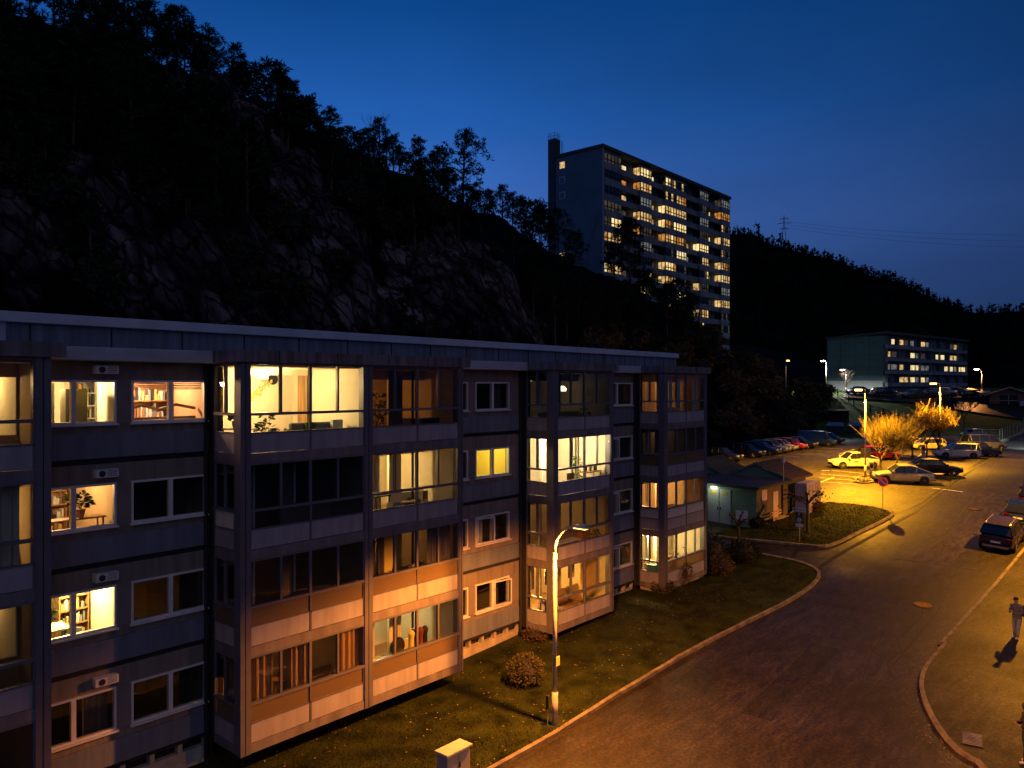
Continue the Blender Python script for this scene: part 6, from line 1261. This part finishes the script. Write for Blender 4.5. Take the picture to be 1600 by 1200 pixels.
def person(pos, rz, lab, jacket, trous, shoes, cap=None, coat=False, phone=True):
    t = thing('person', lab, 'person', pos, rz)   # faces +X locally
    # joints
    pelvis=(0,0,.95); chest=(.03,0,1.3); neck=(.05,0,1.5); head0=(.08,0,1.58); head1=(.13,0,1.70)
    B = [(pelvis,(.13,.10)),((.01,0,1.12),(.125,.09)),(chest,(.15,.10)),(neck,.05),((.06,0,1.56),.06),((.085,0,1.645),.092),((.085,0,1.72),.088)]
    E = [(0,1),(1,2),(2,3),(3,4),(4,5),(5,6)]
    def chain(a, pts):
        pr = a
        for p_ in pts: B.append(p_); E.append((pr, len(B)-1)); pr = len(B)-1
        return pr
    hands = []
    for s_ in (-1,1):
        sp = .13 if s_ > 0 else -.02
        chain(0, [((0,s_*.1,.88),.095),((.03+sp*.3,s_*.1,.5),.06),((-.0+sp,s_*.1,.1),.04),((.0+sp,s_*.1,.05),.04),((.14+sp,s_*.11,.035),.035)])
        w_ = chain(2, [((.02,s_*.19,1.42),.06),((.04,s_*.26,1.16),.045),((.26,s_*.13,1.13),.032),((.33,s_*.08,1.16),(.04,.022))])
        hands.append(((.33,s_*.08,1.16), s_, w_))
    for hp_, s_, w_ in hands:   # five fingers curled round what is held
        for f in range(4):
            y0 = s_*.02*(f-1.5)*.9; l_ = (.036,.042,.04,.03)[f]
            chain(w_, [((hp_[0]+.05,hp_[1]+y0,hp_[2]+.02),.0095),((hp_[0]+.05+l_*.8,hp_[1]+y0,hp_[2]+.025+l_*.5),.0085),((hp_[0]+.05+l_*.5,hp_[1]+y0-s_*.01,hp_[2]+.03+l_*1.3),.0075)])
        chain(w_, [((hp_[0]+.02,hp_[1]-s_*.035,hp_[2]+.015),.011),((hp_[0]+.05,hp_[1]-s_*.05,hp_[2]+.045),.009)])
    skin('body', t, B, E, M_skin)
    def eloft(m, rings, mt_, n=14):
        k2 = m.mi(mt_); ids = []
        for (cx_,cy_,cz_,rx_,ry_) in rings:
            ids.append(len(m.v))
            for q in range(n): an = 2*math.pi*q/n; wr_ = 1+.035*math.sin(q*3+cz_*19); m.v.append((cx_+rx_*wr_*math.cos(an), cy_+ry_*wr_*math.sin(an), cz_))
        for a_, b_ in zip(ids, ids[1:]):
            for q in range(n): m.f.append([a_+q,a_+(q+1)%n,b_+(q+1)%n,b_+q]); m.m.append(k2)
        m.f.append([ids[-1]+q for q in range(n)]); m.m.append(k2); m.f.append([ids[0]+q for q in range(n)][::-1]); m.m.append(k2)
    lo = .8 if not coat else .48
    j = MB(); eloft(j, [(0,0,lo,.168 if not coat else .2,.222 if not coat else .24),(0,0,.95,.155,.205),(.01,0,1.1,.13,.175),(.02,0,1.22,.14,.19),(.025,0,1.34,.145,.215),(.03,0,1.43,.12,.2),(.04,0,1.49,.085,.12),(.05,0,1.53,.065,.07)], jacket)
    for s_ in (-1,1): j.tube([(.02,s_*.15,1.43),(.02,s_*.225,1.38),(.03,s_*.25,1.26),(.05,s_*.262,1.15),(.1,s_*.245,1.115),(.2,s_*.175,1.13),(.27,s_*.12,1.145)], [.085,.083,.072,.066,.062,.052,.046], jacket, 10)
    jo = j.build('jacket', t, True); jo.modifiers.new('sub','SUBSURF').levels = 1; jo.modifiers['sub'].render_levels = 1
    l_ = MB(); eloft(l_, [(0,0,.76,.13,.19),(0,0,.84,.145,.2),(0,0,.93,.135,.18)], trous)
    for s_ in (-1,1):
        sp = .13 if s_ > 0 else -.02
        l_.tube([(0,s_*.095,.84),(.01+sp*.2,s_*.1,.65),(.035+sp*.4,s_*.1,.48),(.01+sp*.8,s_*.1,.28),(-.005+sp,s_*.1,.07)], [.11,.098,.078,.07,.068], trous, 12)
    lo_ = l_.build('trousers', t, True)
    for s_ in (-1,1):
        sp = .13 if s_ > 0 else -.02; skin('shoe', t, [((-.04+sp,s_*.1,.05),.05),((.06+sp,s_*.105,.045),.048),((.16+sp,s_*.11,.04),.04)], [(0,1),(1,2)], shoes)
    f = MB()
    for s_ in (-1,1): f.lathe((.168,s_*.034,1.69), [(.003,-.006),(.011,0),(.003,.006)], M_black, 8, 'x'); f.lathe((.08,s_*.088,1.67), [(.01,-.008),(.028,0),(.01,.008)], M_skin, 8, 'y')
    f.tube([(.168,0,1.69),(.19,0,1.66),(.17,0,1.652)], [.007,.012,.010], M_skin, 6); f.box(.155,.168,-.02,.02,1.622,1.628,M_pink); f.build('face', t)
    h_ = MB(); mt_ = cap or M_hair; h_.lathe((.07,0,1.66), [(.085,-.06 if not cap else .03),(.106,.02 if not cap else .04),(.104,.075),(.085,.115),(.05,.14),(.01,.148)], mt_, 16); h_.build('hair' if not cap else 'cap', t, True)
    if cap: b_ = MB(); b_.box(.12,.25,-.07,.07,1.702,1.716,cap); b_.build('cap_brim', t, bevel=.006)
    return t
p = P(1589,1001); ang = math.atan2(CF, -SF)  # towards image left
ang_left = math.atan2(CF, -SF)
o1 = person((p.x,p.y,p.z+.09), ang_left+R(25), 'person in cap, grey jacket and pale jeans looking at a phone on the pavement', M_jack, M_jean, M_shoe, M_hat)
def local(o, v_): return Matrix.Translation(o.location)@Matrix.Rotation(o.rotation_euler.z,4,'Z')@Vector(v_)
bpk = MB(); bpk.box(-.13,.09,-.17,.17,-.26,.22,M_coat); bpk.box(-.19,-.131,-.12,.12,-.2,.02,M_coat); ob = bpk.build('backpack', bevel=.05); ob.location = local(o1,(-.2,0,1.2)); ob.rotation_euler = (0,0,o1.rotation_euler.z); tag(ob, 'black backpack on the back of the person with the cap', 'backpack')
ph_ = MB(); ph_.box(-.038,.038,-.075,.075,-.005,.005,M_black); ph_.face([(-.034,-.07,.0055),(.034,-.07,.0055),(.034,.07,.0055),(-.034,.07,.0055)], emimat('phone_screen',(.7,.8,1),1.2,(.5,.6,.9))); op = ph_.build('phone'); op.location = local(o1,(.41,0,1.2)); op.rotation_euler = (R(0),R(-25),o1.rotation_euler.z); tag(op, 'lit phone held in both hands by the person with the cap', 'phone')
p = P(1607,1199); o2 = person((p.x,p.y,p.z+.09), ang_left-R(10), 'person in a long black coat cut off by the right edge', M_coat, M_dtr, M_shoe, None, True)
